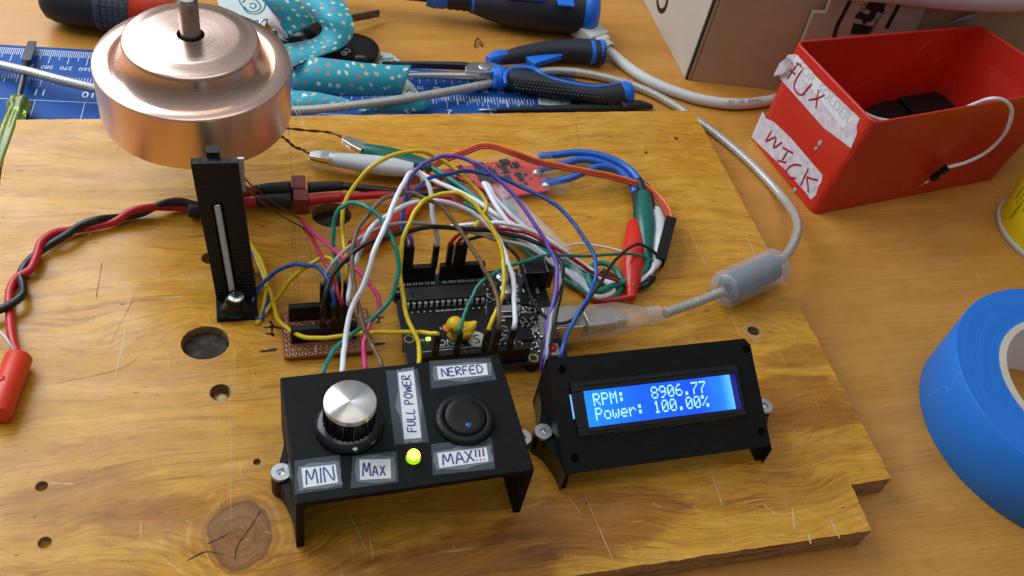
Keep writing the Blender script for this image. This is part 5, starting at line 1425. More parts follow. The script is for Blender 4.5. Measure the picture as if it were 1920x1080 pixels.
    side = side * .8 + V(0, 0, -.45); side /= np.linalg.norm(side, axis=1)[:, None]
    for k, c in ((-1, 'orange'), (0, 'red'), (1, 'rust')):
        fan = np.linspace(1, 1.0, len(base))[:, None]
        mb = MB(); Q = base + side * k * .115 * fan
        Q = arr(Q, SV + V(.02 * k, 0, .0) + side[-1] * k * .12); mb.tube(spline(Q, 2), .068, 8); mb.build('signal_wire', W[c], t)
    M4 = axisM(SVb, SV); L2 = np.linalg.norm(SV - SVb)
    h = MB(); h.bx((-.26, -.38, 0), (.26, .38, L2), M4); hh = h.build('plug', M['hblack'], t, bevel=.02)
    s = MB()
    for k in (-1, 0, 1): s.bx((.262, -.06 + .25 * k, L2 * .42), (.268, .06 + .25 * k, L2 * .55), M4)
    sub(s, 'crimp', M['gold'], hh)
    d = MB()
    for k in (-1, 1): d.bx((.261, .12 * k - .01, .05), (.266, .12 * k + .01, L2 - .05), M4)
    sub(d, 'mould_line', M['gblack'], hh)
    # its half of the maroon connector
    a, b2 = U(546, 362, .62), U(577, 362, .62); X = nrm((b2 - a) * V(1, 1, 0)); Y = V(-X[1], X[0], 0)
    T4 = frame(V(a[0], a[1], 0), X, Y)
    mb = MB(); mb.bx((0.0, -.10, .20), (.66, .78, 1.05), T4); mb.bx((0.10, -.86, .16), (.76, -.104, 1.0), T4); mb.build('power_connector', M['tbar'], t, bevel=.04)
    return T4
T4 = make_esc()

# ------------------------------------------------------------------ red and black power lead with its banana plug
def make_power():
    t = thing('power_lead', (-3, 32.8, 0), 'twisted red and black power lead ending in an orange red banana plug', 'power lead')
    for pts, zk, c, nm in (([(400, 386), (367, 384), (334, 377), (301, 383), (265, 400), (228, 407), (183, 412), (155, 421), (122, 442), (81, 467), (53, 491), (39, 515), (43, 535), (42, 553), (24, 568), (-6, 583), (-60, 600)], [.5, .5, .55, .5, .25, .25, .5, .5, .5, .3, .25, .25, .5, .5, .4, .3], 'black', 'negative_wire'),
                           ([(400, 390), (367, 390), (326, 389), (281, 389), (244, 397), (218, 414), (183, 424), (138, 431), (102, 437), (77, 455), (68, 483), (56, 506), (33, 520), (19, 545), (18, 584), (22, 630), (32, 664)], [.3, .25, .25, .5, .55, .3, .25, .25, .4, .5, .4, .25, .2, .25, .4, .6], 'red', 'positive_wire')):
        mb = MB(); mb.tube(spline(run(pts, zk), 9), .175, 12); mb.build(nm, W[c], t)
    # sleeves into the maroon connector
    for y0, y1 in ((.34, 0), (-.46, 0)):
        A = np.array(T4 @ Vector((-.004, y0, .60))); B_ = np.array(T4 @ Vector((-1.55, y0 * .95, .52))); C_ = np.array(T4 @ Vector((-1.95, y0 * .9, .45))); E_ = U(400, 388, .45)
        mb = MB(); mb.tube(np.array([A + (B_ - A) * q for q in np.linspace(0, 1, 10)]), [.36, .35, .33, .25], 18, flat=.9); w = mb.build('shrink_sleeve', M['rubber'], t)
        mb = MB(); mb.tube(spline(arr(B_, C_, (C_ + E_) / 2 + V(0, 0, .1), E_), 8), [.26, .25, .20, .2], 14); sub(mb, 'red_sleeve', W['rust'] if y0 > 0 else W['red'], w)
    e = U(366, 398, .35); mb = MB(); mb.tube(np.array([e + V(-.3, 0, .1), e + V(.5, .05, .0)]), .3, 14); mb.build('strain_sleeve', M['rubber'], t, bevel=.05)
    a, b2 = U(36, 668, .55), U(-3, 772, .55); d = nrm(b2 - a)
    M4 = axisM(b2 + d * .2, a)
    mb = MB(); L = np.linalg.norm(b2 + d * .2 - a)
    mb.lathe([(0, 0), (.42, 0), (.50, .06), (.50, L - .08), (.44, L), (.22, L), (.22, L - .3), (0, L - .3)], 32, M4, sharp=False); p = mb.build('banana_plug', M['banana'], t)
    md = p.modifiers.new('edge_split', 'EDGE_SPLIT'); md.split_angle = math.radians(40)
    sc = U(3, 710, 1.02); mb = MB(); mb.lathe([(.13, 0), (.13, .03), (0, .035)], 16, frame(sc, d, np.cross(V(0, 0, 1), d))); sub(mb, 'grub_screw', M['redgrip'], p)
    mb = MB(); mb.tube(spline(run([(-40, 590), (0, 622), (16, 640), (30, 664)], [.5, .8, .9, .7]), 8), .05, 8); mb.build('bare_wire', W['cream'], t)
make_power()

# ------------------------------------------------------------------ usb cable
def make_usb():
    t = thing('usb_cable', (17, 24.5, 0), 'clear jacketed braided usb cable with frosted plug and smoky filter lump', 'cable')
    ch0, ch1 = U(1352, 547, 1.02), U(1466, 490, 1.02)
    back = [(1466, 488, 1.0), (1480, 471, .9), (1490, 452, .75), (1496, 428, .5), (1489, 403, -.1), (1470, 374, -.7), (1438, 337, -.95), (1400, 299, -.95), (1352, 258, -.95), (1306, 225, -.95), (1262, 196, -.95), (1200, 165, -.92), (1120, 142, -.9), (1050, 133, -.85), (985, 138, -.8), (915, 157, -.7), (840, 172, -.5), (760, 185, -.4), (660, 198, -.4), (560, 207, -.5), (470, 205, -.6), (380, 200, -.6), (280, 190, -.5), (190, 169, -.3), (120, 152, -.2), (60, 136, -.3), (0, 122, -.5), (-60, 108, -.6)]
    P = spline(np.array([U(x, y, z) for x, y, z in back]), 8)
    mb = MB(); mb.tube(P, .245, 14); mb.build('cord', M['braid'], t)
    P = spline(run([(1248, 588), (1268, 580), (1300, 569), (1332, 556), (1356, 546)], [1.1, 1.05, 1.0, 1.0, 1.02]), 8)
    mb = MB(); mb.tube(P, .235, 14); mb.build('cord', M['braid'], t)
    a = U(1349, 547, 1.02); b2 = U(1464, 494, 1.02); L = np.linalg.norm(b2 - a); M4 = axisM(a, b2)
    mb = MB(); R = .90; prof = [(.26, .0), (.55, .03), (.78, .16), (R, .40)] + [(R, q) for q in np.linspace(.5, L - .5, 6)] + [(R, L - .40), (.78, L - .16), (.55, L - .03), (.26, L)]
    mb.lathe(prof, 40, M4); cb = mb.build('filter_lump', M['choke'], t)
    mb = MB(); mb.lathe([(.25, .55), (.58, .55), (.64, .62), (.64, L - .62), (.58, L - .55), (.25, L - .55)], 36, M4, sharp=True); sub(mb, 'ferrite', M['ferrite'], cb)
    mb = MB(); 
    for q in (.42, .50, .58): mb.lathe([(.62, q), (.66, q + .02), (.62, q + .04)], 36, M4)
    sub(mb, 'moulded_rings', M['choke'], cb)
    # plug: metal nose, overmould, strain relief
    p0 = V(13.70, 24.02, UZ + .54); p1 = U(1250, 586, 1.12)
    X = nrm(p1 - p0); Y = nrm(np.cross(V(0, 0, 1), X)); P4 = frame(p0, X, Y); L = np.linalg.norm(p1 - p0)
    mb = MB(); mb.bx((-.5, -.42, -.36), (.16, .42, .36), P4); mb.build('metal_nose', M['usbmetal'], t, bevel=.03)
    mb = MB(); sec = [(.12, .60, .50), (.22, .64, .54), (1.9, .64, .54), (2.6, .58, .46), (3.2, .36, .34), (3.35, .36, .34), (L, .27, .27)]
    n = 24; vs = []
    for x, w, h in sec:
        ex = .35 if x < 2.2 else .8
        for q in range(n):
            an = 2 * math.pi * q / n; c, s = math.cos(an), math.sin(an)
            vs.append(P4 @ Vector((x, w * math.copysign(abs(c) ** ex, c), h * math.copysign(abs(s) ** ex, s))))
    fs = [(i * n + q, i * n + (q + 1) % n, (i + 1) * n + (q + 1) % n, (i + 1) * n + q) for i in range(len(sec) - 1) for q in range(n)] + [tuple(range(n))[::-1], tuple((len(sec) - 1) * n + q for q in range(n))]
    mb.add(vs, fs, True); pl = mb.build('plug_body', M['plug'], t, bevel=.02)
    mb = MB(); mb.bx((.3, -.42, -.30), (1.7, .42, .30), P4); mb.bx((1.7, -.25, -.22), (2.3, .25, .22), P4); sub(mb, 'inner_shell', M['usbmetal'], pl, bevel=.05)
    mb = MB()
    for q in range(4): mb.lathe([(.30, 3.3 + q * .17), (.38, 3.33 + q * .17), (.38, 3.40 + q * .17), (.30, 3.43 + q * .17)], 24, P4 @ Matrix.Rotation(math.pi / 2, 4, 'Y'))
    sub(mb, 'strain_rings', M['plug'], pl)
    mb = MB()
    for q in range(9): mb.bx((1.25 + q * .075, -.655, .08), (1.28 + q * .075, -.635, .40), P4)
    sub(mb, 'grip_ribs', M['plug'], pl)
make_usb()
# ------------------------------------------------------------------ blue masking tape roll
def make_tape():
    cx, cy, R, zt = 35.49, 17.31, 5.99, 2.31
    pi_ = U(1874, 671, zt); ri = math.hypot(pi_[0] - cx, pi_[1] - cy)
    t = thing('tape_roll', (cx, cy, DESK), 'roll of bright blue masking tape lying flat at the right edge', 'tape')
    X = at(cx, cy, 0); zb = DESK + .003
    mb = MB(); mb.lathe([(ri + .02, zb), (R - .04, zb), (R, zb + .05), (R, zt - .05), (R - .04, zt), (ri + .02, zt)], 160, X)
    o = mb.build('tape_winding', M['bluetape'], t); md = o.modifiers.new('es', 'EDGE_SPLIT'); md.split_angle = math.radians(40)
    mb = MB(); mb.lathe([(ri - .30, zb), (ri + .018, zb), (ri + .018, zt + .05), (ri - .30, zt + .05), (ri - .30, zb)], 128, X, sharp=True); c = mb.build('card_core', M['core'], t)
    mb = MB(); mb.lathe([(ri - .303, zb + .05), (ri - .303, zt - .02)], 128, X); sub(mb, 'printed_liner', M['paper'], c)
    mb = MB()
    n = 40
    vs = []; fs = []
    for k in range(n + 1):
        a = math.radians(95 + k * 3.2); w = .25 + .9 * (k / n)
        for z in (.1, .1 + w): vs.append((cx + (ri - .308) * math.cos(a), cy + (ri - .308) * math.sin(a), z - .6))
    fs = [(2 * k, 2 * k + 1, 2 * k + 3, 2 * k + 2) for k in range(n)]
    mb.add(vs, fs); sub(mb, 'blue_swoosh', M['bluepen'], c)
    for a, s, z, sz in ((128, '#20', 1.15, .75), (137, 'TAPE', 1.5, .5)):
        a = math.radians(a); ex = V(math.sin(a), -math.cos(a), 0)
        o = text('print', s, sz, frame(V(cx + (ri - .33) * math.cos(a), cy + (ri - .33) * math.sin(a), z), ex, V(0, 0, 1)), M['ink'], t, .002); o.parent = c
    # torn end of the tape on the outside
    mb = MB(); pts = spline([Upl(*p, V(cx, cy, 0) - V(5.9, 0, 0), V(1, 0, 0)) for p in ((1722, 742), (1745, 733), (1765, 722), (1775, 735), (1790, 705), (1797, 690))], 4)
    Q = []
    for p in pts:
        d = nrm(V(p[0] - cx, p[1] - cy)); Q.append(V(cx + d[0] * (R + .006), cy + d[1] * (R + .006), min(2.2, max(-1, p[2]))))
    mb.tube(np.array(Q), .010, 6); mb.build('torn_end', plastic('pale_blue_torn_edge', (.26, .52, .86), .7), t)
make_tape()

# ------------------------------------------------------------------ red storage bin
def make_bin():
    base = [V(29.26, 38.64, DESK + .01), V(30.27, 32.19, DESK + .01), V(43.95, 34.5, DESK + .01), V(42.3, 40.7, DESK + .01)]
    zr = 5.3
    rim = [None, U(1640, 231, zr), V(45.6, 34.85, zr), U(1840, 46, zr)]
    n0 = nrm(np.cross(base[1] - base[0], rim[1] - base[0])); rim[0] = Upl(1491, 76, base[0], n0)
    def rounded(P, r, k=5):
        Q = []
        for i in range(len(P)):
            a, b2, c = P[i - 1], P[i], P[(i + 1) % len(P)]
            d1 = nrm(a - b2); d2 = nrm(c - b2)
            for q in np.linspace(0, 1, k): Q.append((b2 + d1 * r) * (1 - q) ** 2 + 2 * b2 * q * (1 - q) + (b2 + d2 * r) * q ** 2)
        return Q
    cb = sum(base) / 4; t = thing('storage_bin', (cb[0], cb[1], DESK), 'red plastic bin with handwritten FLUX and WICK tape labels', 'bin')
    th = .16
    def inset(P, d):
        Q = []
        n = len(P)
        for i in range(n):
            a, b2, c = P[i - 1], P[i], P[(i + 1) % n]
            e1 = nrm((b2 - a)[:2]); e2 = nrm((c - b2)[:2]); n1 = V(-e1[1], e1[0]); n2 = V(-e2[1], e2[0])
            k = (n1 + n2) / (1 + n1 @ n2); Q.append(b2 + V(k[0] * d, k[1] * d, 0))
        return Q
    bi = [p + V(0, 0, th) for p in inset(base, th)]; ri = inset(rim, th)
    mb = MB(); N_ = 20; vs = rounded(base, .55) + rounded(rim, .55) + rounded(ri, .42) + rounded(bi, .42)
    fs = [tuple(range(N_))[::-1]] + [(k * N_ + i, k * N_ + (i + 1) % N_, (k + 1) * N_ + (i + 1) % N_, (k + 1) * N_ + i) for k in range(3) for i in range(N_)] + [tuple(range(3 * N_, 4 * N_))]
    mb.add(vs, fs); mb.build('tub', M['red_bin'], t, bevel=.07, seg=3)
    # stacking rib inside the far wall
    A, B_ = ri[0], ri[3]; C_, D_ = bi[0], bi[3]
    def far(u, v): return (A + (B_ - A) * u) * (1 - v) + (C_ + (D_ - C_) * u) * v
    pin = nrm(np.cross(B_ - A, C_ - A)); pin = pin if pin[1] < 0 else -pin
    mb = MB(); mb.tube(np.array([far(.26, .55) + pin * .01, far(.60, .52) + pin * .01, far(.74, .10) + pin * .01]), .055, 8); mb.build('stacking_rib', M['red_bin'], t)
    # front face with its labels
    n = nrm(np.cross(base[1] - base[0], rim[0] - base[0])); n = n if n[0] < 0 else -n
    O = (base[0] + base[1] + rim[0] + rim[1]) / 4 + n * .012
    def onf(p, d=0.0): return Upl(p[0], p[1], O + n * d, n)
    def tape(pts, lab, paper=None):
        mb = MB(); mb.poly([onf(p) for p in pts]); o = mb.build('label', M['masking'], t, solid=.01); o['label'] = lab
        if paper: k = MB(); k.poly([onf(p, .012) for p in paper]); sub(k, 'paper_strip', M['paper'], o)
        return o
    f1 = tape([(1477, 103), (1490, 101), (1500, 115), (1612, 222), (1606, 236), (1607, 250), (1596, 278), (1545, 240), (1465, 150), (1460, 137)], 'masking tape label marked FLUX in red', [(1494, 102), (1602, 224), (1580, 240), (1484, 118)])
    curl = MB(); a = [(1452, 138), (1462, 118), (1478, 106), (1484, 112)]; b2 = [(1450, 143), (1468, 138), (1482, 122), (1486, 118)]
    curl.strip([onf(p, .10 + .35 * math.sin(k)) for k, p in enumerate(a)], [onf(p, .02 + .3 * math.sin(k + .5)) for k, p in enumerate(b2)]); sub(curl, 'curled_end', M['masking'], f1)
    w = tape([(1430, 209), (1436, 222), (1450, 228), (1482, 258), (1542, 328), (1540, 342), (1534, 350), (1530, 366), (1520, 374), (1510, 360), (1470, 316), (1409, 257), (1416, 240)], 'masking tape label marked WICK in red')
    def ink(name, strokes, m, par, r=.085, d=-.040, sc=lambda p: p):
        mb = MB()
        for st in strokes:
            P = [onf(sc(p), d) for p in st]; P = spline(P, 5) if len(P) > 2 else np.array(P)
            mb.tube(np.array(P), r, 6)
        sub(mb, name, m, par)
    z1 = lambda p: (1200 + p[0] / 4.155, p[1] / 4.155); z2 = lambda p: (1380 + p[0] / 2.572, p[1] / 2.572)
    ink('handwriting', [[(1240, 490), (1195, 550), (1155, 612)], [(1225, 488), (1262, 512), (1262, 525)], [(1175, 545), (1215, 578)], [(1280, 532), (1225, 610), (1205, 670), (1225, 718), (1262, 740), (1295, 712), (1345, 655)], [(1345, 650), (1300, 700), (1278, 738)], [(1398, 697), (1385, 760), (1375, 840)], [(1320, 778), (1390, 765), (1445, 738)]], M['redmark'], f1, sc=z1)
    ink('handwriting', [[(175, 630), (148, 680), (196, 662), (184, 712), (226, 685)], [(230, 712), (278, 738)], [(256, 724), (226, 772)], [(204, 775), (246, 783)], [(318, 798), (292, 793), (264, 802), (246, 828), (256, 853), (292, 859)], [(352, 812), (332, 855), (315, 893)], [(345, 853), (370, 862), (400, 868)], [(345, 853), (350, 890), (352, 925)]], M['redmark'], w, sc=z2)
    a0, a1 = onf((1494, 128), .022), onf((1592, 236), .022); up_ = onf((1500, 112), .022) - a0
    L = np.linalg.norm(a1 - a0)
    tt = text('faint_print', 'FOR  SOLDER', .78, frame(a0, a1 - a0, up_), M['faint'], t, .001, 'LEFT', L / 4.9); tt.parent = f1
    for p, k_ in (((1537, 269), .85), ((1530, 279), .6), ((1490, 357), .8)):
        mb = MB(); q = onf(p, .0); mb.lathe([(.17, .0), (.15, .03), (.06, .05), (0, .05)], 14, frame(q, base[1] - base[0], np.cross(n, base[1] - base[0])) @ Matrix.Diagonal((k_, k_ * 1.3, 1, 1))); mb.build('solder_splash', M['dullsolder'], t)
    # black adapter blocks lying inside
    for q, sz, rz, lab in (((1667, 204), (2.6, 1.5, 1.5), .5, 'small black block lying in the red bin, nearer the taped front'), ((1735, 190), (3.4, 1.7, 1.7), .15, 'larger black block lying in the red bin, farther from the front')):
        p = U(*q, .6); mb = MB(); mb.box((p[0], p[1], 0), (0, 0, 0)) if False else None
        mb.box((0, 0, 0), sz, at(p[0], p[1], DESK + .2 + sz[2] / 2, rz)); o = mb.build('adapter_block', M['hblack'], None, bevel=.06); tag(o, lab, 'block', 'black blocks in the bin')
    # loose jumper wire hooked over the near wall
    nn = nrm(np.cross(base[2] - base[1], rim[1] - base[1])); nn = nn if nn[1] < 0 else -nn
    def wl(p, d): return Upl(p[0], p[1], base[1] + nn * d, nn)
    P = arr(U(1612, 208, 4.2), U(1650, 224, 3.6), U(1720, 226, 3.4), U(1790, 210, 4.2), U(1832, 193, 5.55), wl((1858, 185), .65), wl((1880, 187), .8), wl((1896, 203), .9), wl((1894, 228), .9), wl((1878, 258), .8), wl((1848, 286), .7), wl((1812, 304), .55), wl((1776, 314), .4))
    h0, h1 = wl((1777, 313), .4), wl((1748, 336), .28)
    P2 = spline(P, 8); tw = thing('jumper_wire', (h1[0], h1[1], h1[2]), 'loose white jumper wire hooked over the side of the red bin, its pin bare', 'wire', WG)
    mb = MB(); mb.tube(P2, .10, 10); mb.build('insulation', W['white'], tw)
    d = nrm(h1 - h0); M4 = frame(h0, d, nn); L = np.linalg.norm(h1 - h0)
    mb = MB(); mb.bx((0, -.17, -.17), (L, .17, .17), M4); h = mb.build('connector_housing', M['hblack'], tw, bevel=.02)
    mb = MB(); mb.bx((L * .45, .172, -.05), (L * .6, .18, .05), M4); sub(mb, 'crimp', M['bright'], h)
    mb = MB(); mb.tube(np.array([h1, wl((1722, 350), .2)]), .05, 8); sub(mb, 'pin', M['gold'], h)
make_bin()

# ------------------------------------------------------------------ cardboard box, paper bag, mailer
C0 = V(27.1, 44.45, DESK); DR = nrm(V(5.2, -1.02, 0)); DL = nrm(V(.12, 8.9, 0))
def make_carton():
    t = thing('cardboard_box', C0, 'brown cardboard box behind the red bin, top cut off by the frame', 'box')
    Hh = 10.0; th = .35
    def wall(a, d, L, nrm_in, nm, m):
        mb = MB(); p = [a, a + d * L, a + d * L + nrm_in * th, a + nrm_in * th]
        mb.prism([q[:2] for q in p], DESK + .004, DESK + Hh); return mb.build(nm, m, t, bevel=.04)
    nr = V(-DR[1], DR[0], 0); nr = nr if nr[1] > 0 else -nr
    nl = V(DL[1], -DL[0], 0)
    f1 = wall(C0 + DR * .10, DR, 30, nr, 'front_panel', M['card'])
    f2 = wall(C0 + V(-.05, .12, 0), DL, 14, nl, 'side_panel', M['cardlit'])
    wall(C0 + DR * 30 + nr * .4, nr, 13, -DR, 'end_panel', M['card'])
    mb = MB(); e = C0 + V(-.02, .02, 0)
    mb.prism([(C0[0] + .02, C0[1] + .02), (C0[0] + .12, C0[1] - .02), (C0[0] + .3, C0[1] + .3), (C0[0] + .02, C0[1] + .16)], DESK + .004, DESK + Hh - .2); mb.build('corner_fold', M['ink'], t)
    mb = MB(); 
    for k in (.32,): 
        a = C0 + DR * k - nr * .004; mb.bx((-.02, -.002, 0), (.02, .002, Hh - .3), frame(a + V(0, 0, .02), DR, nr))
    mb.build('crease', M['ink'], t)
    # round printed mark on the side panel
    c = Upl(1242, -3, C0 + V(-.06, .2, 0), nl); k = MB(); k.lathe([(.95, 0), (.95, .004), (.62, .004)], 40, frame(c - nl * .006, DL, V(0, 0, 1)) if False else frame(c - nl * .004, -DL, V(0, 0, 1))); sub(k, 'printed_ring', M['ink'], f2)
    # worn lower flap edge of the side panel
    return nr
NR = make_carton()
def onbag(x, y, d): return Upl(x, y, C0 - NR * d, NR)
def make_bag():
    q = [(1500, 90), (1526, 24), (1549, 25), (1561, -6), (1745, -6), (1722, 48), (1700, 90)]
    P = [onbag(x, y, .55) for x, y in q]
    c = sum(P) / len(P); t = thing('paper_bag', (c[0], c[1], DESK), 'brown paper bag printed with a black brick emblem, wedged behind the red bin', 'bag')
    bot = [onbag(1500, 90, .55), onbag(1700, 90, .55)]
    mb = MB()
    ou = P[:1] + P[1:]
    low = [V(P[-1][0], P[-1][1], DESK + .01), V(P[0][0], P[0][1], DESK + .01)]
    full = ou + low
    n = len(full); vs = full + [p + NR * .35 for p in full]
    mb.add(vs, [tuple(range(n)), tuple(range(n, 2 * n))[::-1]] + [(i, n + i, n + (i + 1) % n, (i + 1) % n) for i in range(n)])
    bg_ = mb.build('bag_body', M['kraft'], t)
    mb = MB(); fold = [(1526, 24), (1580, 25), (1556, 92), (1500, 92)]; mb.poly([onbag(x, y, .565) for x, y in fold]); sub(mb, 'folded_flap', M['kraft'], bg_)
    mb = MB()
    def line(pts, w):
        A = spline([onbag(x - w, y, .575) for x, y in pts], 5) ; B_ = spline([onbag(x + w, y, .575) for x, y in pts], 5); mb.strip(A, B_, False)
    line([(1563, 72), (1570, 48), (1582, 25), (1595, 0)], 4); line([(1662, 54), (1672, 34), (1684, 12), (1690, -4)], 4)
    for p in ([(1594, 64), (1600, 43), (1638, 50), (1630, 64)], [(1601, 33), (1610, 22), (1642, 32), (1632, 42)], [(1622, 17), (1630, 2), (1662, 8), (1652, 24)], [(1615, 43), (1620, 35), (1628, 37), (1622, 46)], [(1628, 28), (1634, 18), (1645, 22), (1640, 32)], [(1650, 24), (1653, 15), (1660, 17), (1656, 27)]):
        mb.poly([onbag(x, y, .575) for x, y in p])
    sub(mb, 'brick_emblem', M['ink'], bg_)
    for s, a, b2, w in (('CORPO', (1637, 60), (1655, 28), .95), ('COR', (1618, 6), (1607, 30), .62)):
        A, B_ = onbag(*a, .58), onbag(*b2, .58); ex = B_ - A; sz = np.linalg.norm(ex) / (len(s) * .70)
        o = text('print', s, sz, frame(A, ex, np.cross(-NR, ex) * 1.0), M['ink'], t, .001); o.parent = bg_
    return t
make_bag()
def make_mailer():
    edge = [(1545, -4), (1600, 3), (1660, 5), (1720, 14), (1790, 21), (1850, 24), (1900, 24), (1960, 18)]
    L = [onbag(x, y, 1.0) for x, y in edge]; n = len(L)
    rows = [[p for p in L], [p + V(0, 0, .55) - NR * .35 for p in L], [p + V(0, 0, 1.6) - NR * .25 for p in L], [V(p[0], p[1], DESK + 10.5) + NR * .6 for p in L], [V(p[0], p[1], DESK + 10.6) + NR * 7 for p in L]]
    mb = MB(); vs = [p for r in rows for p in r]
    mb.add(vs, [(i * n + k, i * n + k + 1, (i + 1) * n + k + 1, (i + 1) * n + k) for i in range(len(rows) - 1) for k in range(n - 1)], True)
    o = mb.build('poly_mailer', M['bag'], None, solid=.10, subd=1); tag(o, 'white plastic mailer hanging over the front of the cardboard box', 'bag')
    a = [(1776, 44), (1806, 32), (1838, 20), (1850, 12)]; b2 = [(1808, 40), (1830, 33), (1852, 25), (1866, 16)]
    mb = MB(); mb.strip([onbag(x, y, .5) for x, y in a], [onbag(x, y, .5) for x, y in b2]); o = mb.build('strap', M['strap'], None, solid=.08); tag(o, 'pale blue strap end poking out under the white mailer', 'strap')
make_mailer()

# ------------------------------------------------------------------ yellow can
def make_can():
    cx, cy, R = 44.75, 29.6, 3.35
    t = thing('yellow_spool', (cx, cy, DESK), 'yellow labelled spool standing at the right edge beside the red bin', 'spool')
    X = at(cx, cy, 0)
    mb = MB(); mb.lathe([(0, DESK + .003), (R - .05, DESK + .003), (R, DESK + .06), (R, DESK + .22), (R - .12, DESK + .28), (0, DESK + .28)], 72, X, sharp=True); mb.build('rim', M['canrim'], t)
    mb = MB(); mb.lathe([(R - .14, DESK + .282), (R - .14, DESK + 4.6), (R - .3, DESK + 4.75), (0, DESK + 4.75)], 72, X); mb.build('label_wrap', M['yellow_can'], t)
    for k, (s, ad) in enumerate((('1-866-495-5111', 0), ('MADE IN CANADA', 6), ('FABRIQUE', -7), ('NET WT', 13))):
        a = math.radians(160 + ad); p = V(cx + (R - .12) * math.cos(a), cy + (R - .12) * math.sin(a), DESK + 3.6 - .2 * k)
        text('small_print', s, .28, frame(p, V(0, 0, -1), V(-math.sin(a), math.cos(a), 0)), M['ink'], t, .001)
make_can()

# ------------------------------------------------------------------ cutting mat with rulers
def make_mat():
    zt = DESK + .12
    A, B_ = U(0, 83, zt), U(772, 128, zt); ex = nrm((B_ - A) * V(1, 1, 0)); ey = V(-ex[1], ex[0], 0)
    R_ = U(1090, 196, zt); L0 = -9.0; L1 = (R_ - A) @ ex
    t = thing('cutting_mat', A, 'blue cutting mat with white ruler scales, partly under the plywood board', 'cutting mat')
    F4 = frame(V(A[0], A[1], 0), ex, ey)
    mb = MB(); mb.bx((L0, -12.0, DESK + .003), (L1, 0, zt), F4); mm = mb.build('vinyl_sheet', M['mat'], t, bevel=.02)
    def lv(px, py): p = U(px, py, zt) - A; return p @ ex, p @ ey
    u280 = lv(88, 127)[0]; u70 = lv(788, 162)[0]
    cm = (u70 - u280) / 21.0
    v0 = lv(100, 95)[1]; vmin = lv(100, 106)[1]; vmaj = lv(94, 119)[1]; vnum = lv(88, 131)[1]
    mb = MB()
    def q(u0, v0_, u1, v1): mb.poly([F4 @ Vector((u, v, zt + .005)) for u, v in ((u0, v0_), (u1, v0_), (u1, v1), (u0, v1))])
    q(L0 + .3, v0 - .018, L1 - .3, v0 + .018)
    k0 = int((u280 - L0) / (cm / 10))
    zero = u280 + 28 * cm
    for i in range(int((zero - L0) / (cm / 10))):
        u = zero - i * cm / 10
        if not (L0 + .3 < u < L1 - .3): continue
        l = vmaj if i % 10 == 0 else (vmin + (vmaj - vmin) * .5 if i % 5 == 0 else vmin); w = .016
        q(u - w, l, u + w, v0)
    # inch scale, marks hanging from the second line
    i11, i10 = lv(70, 176)[0], lv(163, 178)[0]; inch = i10 - i11; z2 = i11 + 11 * inch
    vA = lv(70, 142)[1]; vB = lv(70, 150)[1]; vC = lv(70, 163)[1]
    for i in range(int((z2 - L0) / (inch / 16))):
        u = z2 - i * inch / 16
        if not (L0 + .3 < u < L1 - .3): continue
        l = vC if i % 16 == 0 else (vB + (vC - vB) * .5 if i % 4 == 0 else vB); q(u - .014, l, u + .014, vA)
    vg = lv(50, 187)[1]; q(L0, vg - .018, L1 - 1.2, vg + .018)
    for i in range(0, 16):
        u = z2 - i * inch
        if L0 < u < L1 - 1: q(u - .016, -11.5, u + .016, vg)
    # second inch scale near the right hand corner
    vr0, vr1, vr2 = lv(900, 181)[1], lv(900, 190)[1], lv(900, 199)[1]
    ua, ub = lv(812, 190)[0], lv(1000, 190)[0]
    for i in range(34):
        u = ua + (ub - ua) * i / 33; l = vr2 if i % 8 == 0 else (vr1 + (vr2 - vr1) * .5 if i % 4 == 0 else vr1); q(u - .02, l, u + .02, vr0)
    sub(mb, 'ruler_ticks', M['matink'], mm)
    rot = F4 @ Matrix.Rotation(math.pi, 4, 'Z')
    def tx(s, u, v, size):
        o = text('numerals', s, size, F4 @ Matrix.Translation((u, v, zt + .007)) @ Matrix.Rotation(math.pi, 4, 'Z'), M['matink'], t, .001, 'CENTER'); o.parent = mm
    for n_ in range(30, -1, -1):
        u = zero - n_ * cm
        if L0 + 1 < u < L1 - .5: tx(str(n_ * 10), u, vnum + .36, .42)
    for n_ in range(14, 0, -1):
        u = z2 - n_ * inch
        if L0 + 1 < u < L1 - 1: tx(str(n_), u + .1, lv(70, 168)[1] + .02, .72)
    # barcode sticker
    s = MB(); P = [U(1008, 183, zt), U(1070, 190, zt), U(1068, 200, zt), U(1010, 196, zt)]; s.poly([p + V(0, 0, .008) for p in P]); st = sub(s, 'sticker', M['matink'], mm)
    b = MB()
    for k in range(16):
        f = .1 + k * .045; w = rng.uniform(.006, .02); A_ = P[0] + (P[1] - P[0]) * f; B2 = P[3] + (P[2] - P[3]) * f; d = (P[1] - P[0]) * w
        A2 = A_ + (B2 - A_) * .1; B3 = A_ + (B2 - A_) * .75
        b.poly([p + V(0, 0, .011) for p in (A2, A2 + d, B3 + d, B3)])
    b2o = b.build('bars', M['ink'], t); b2o.parent = mm
make_mat()

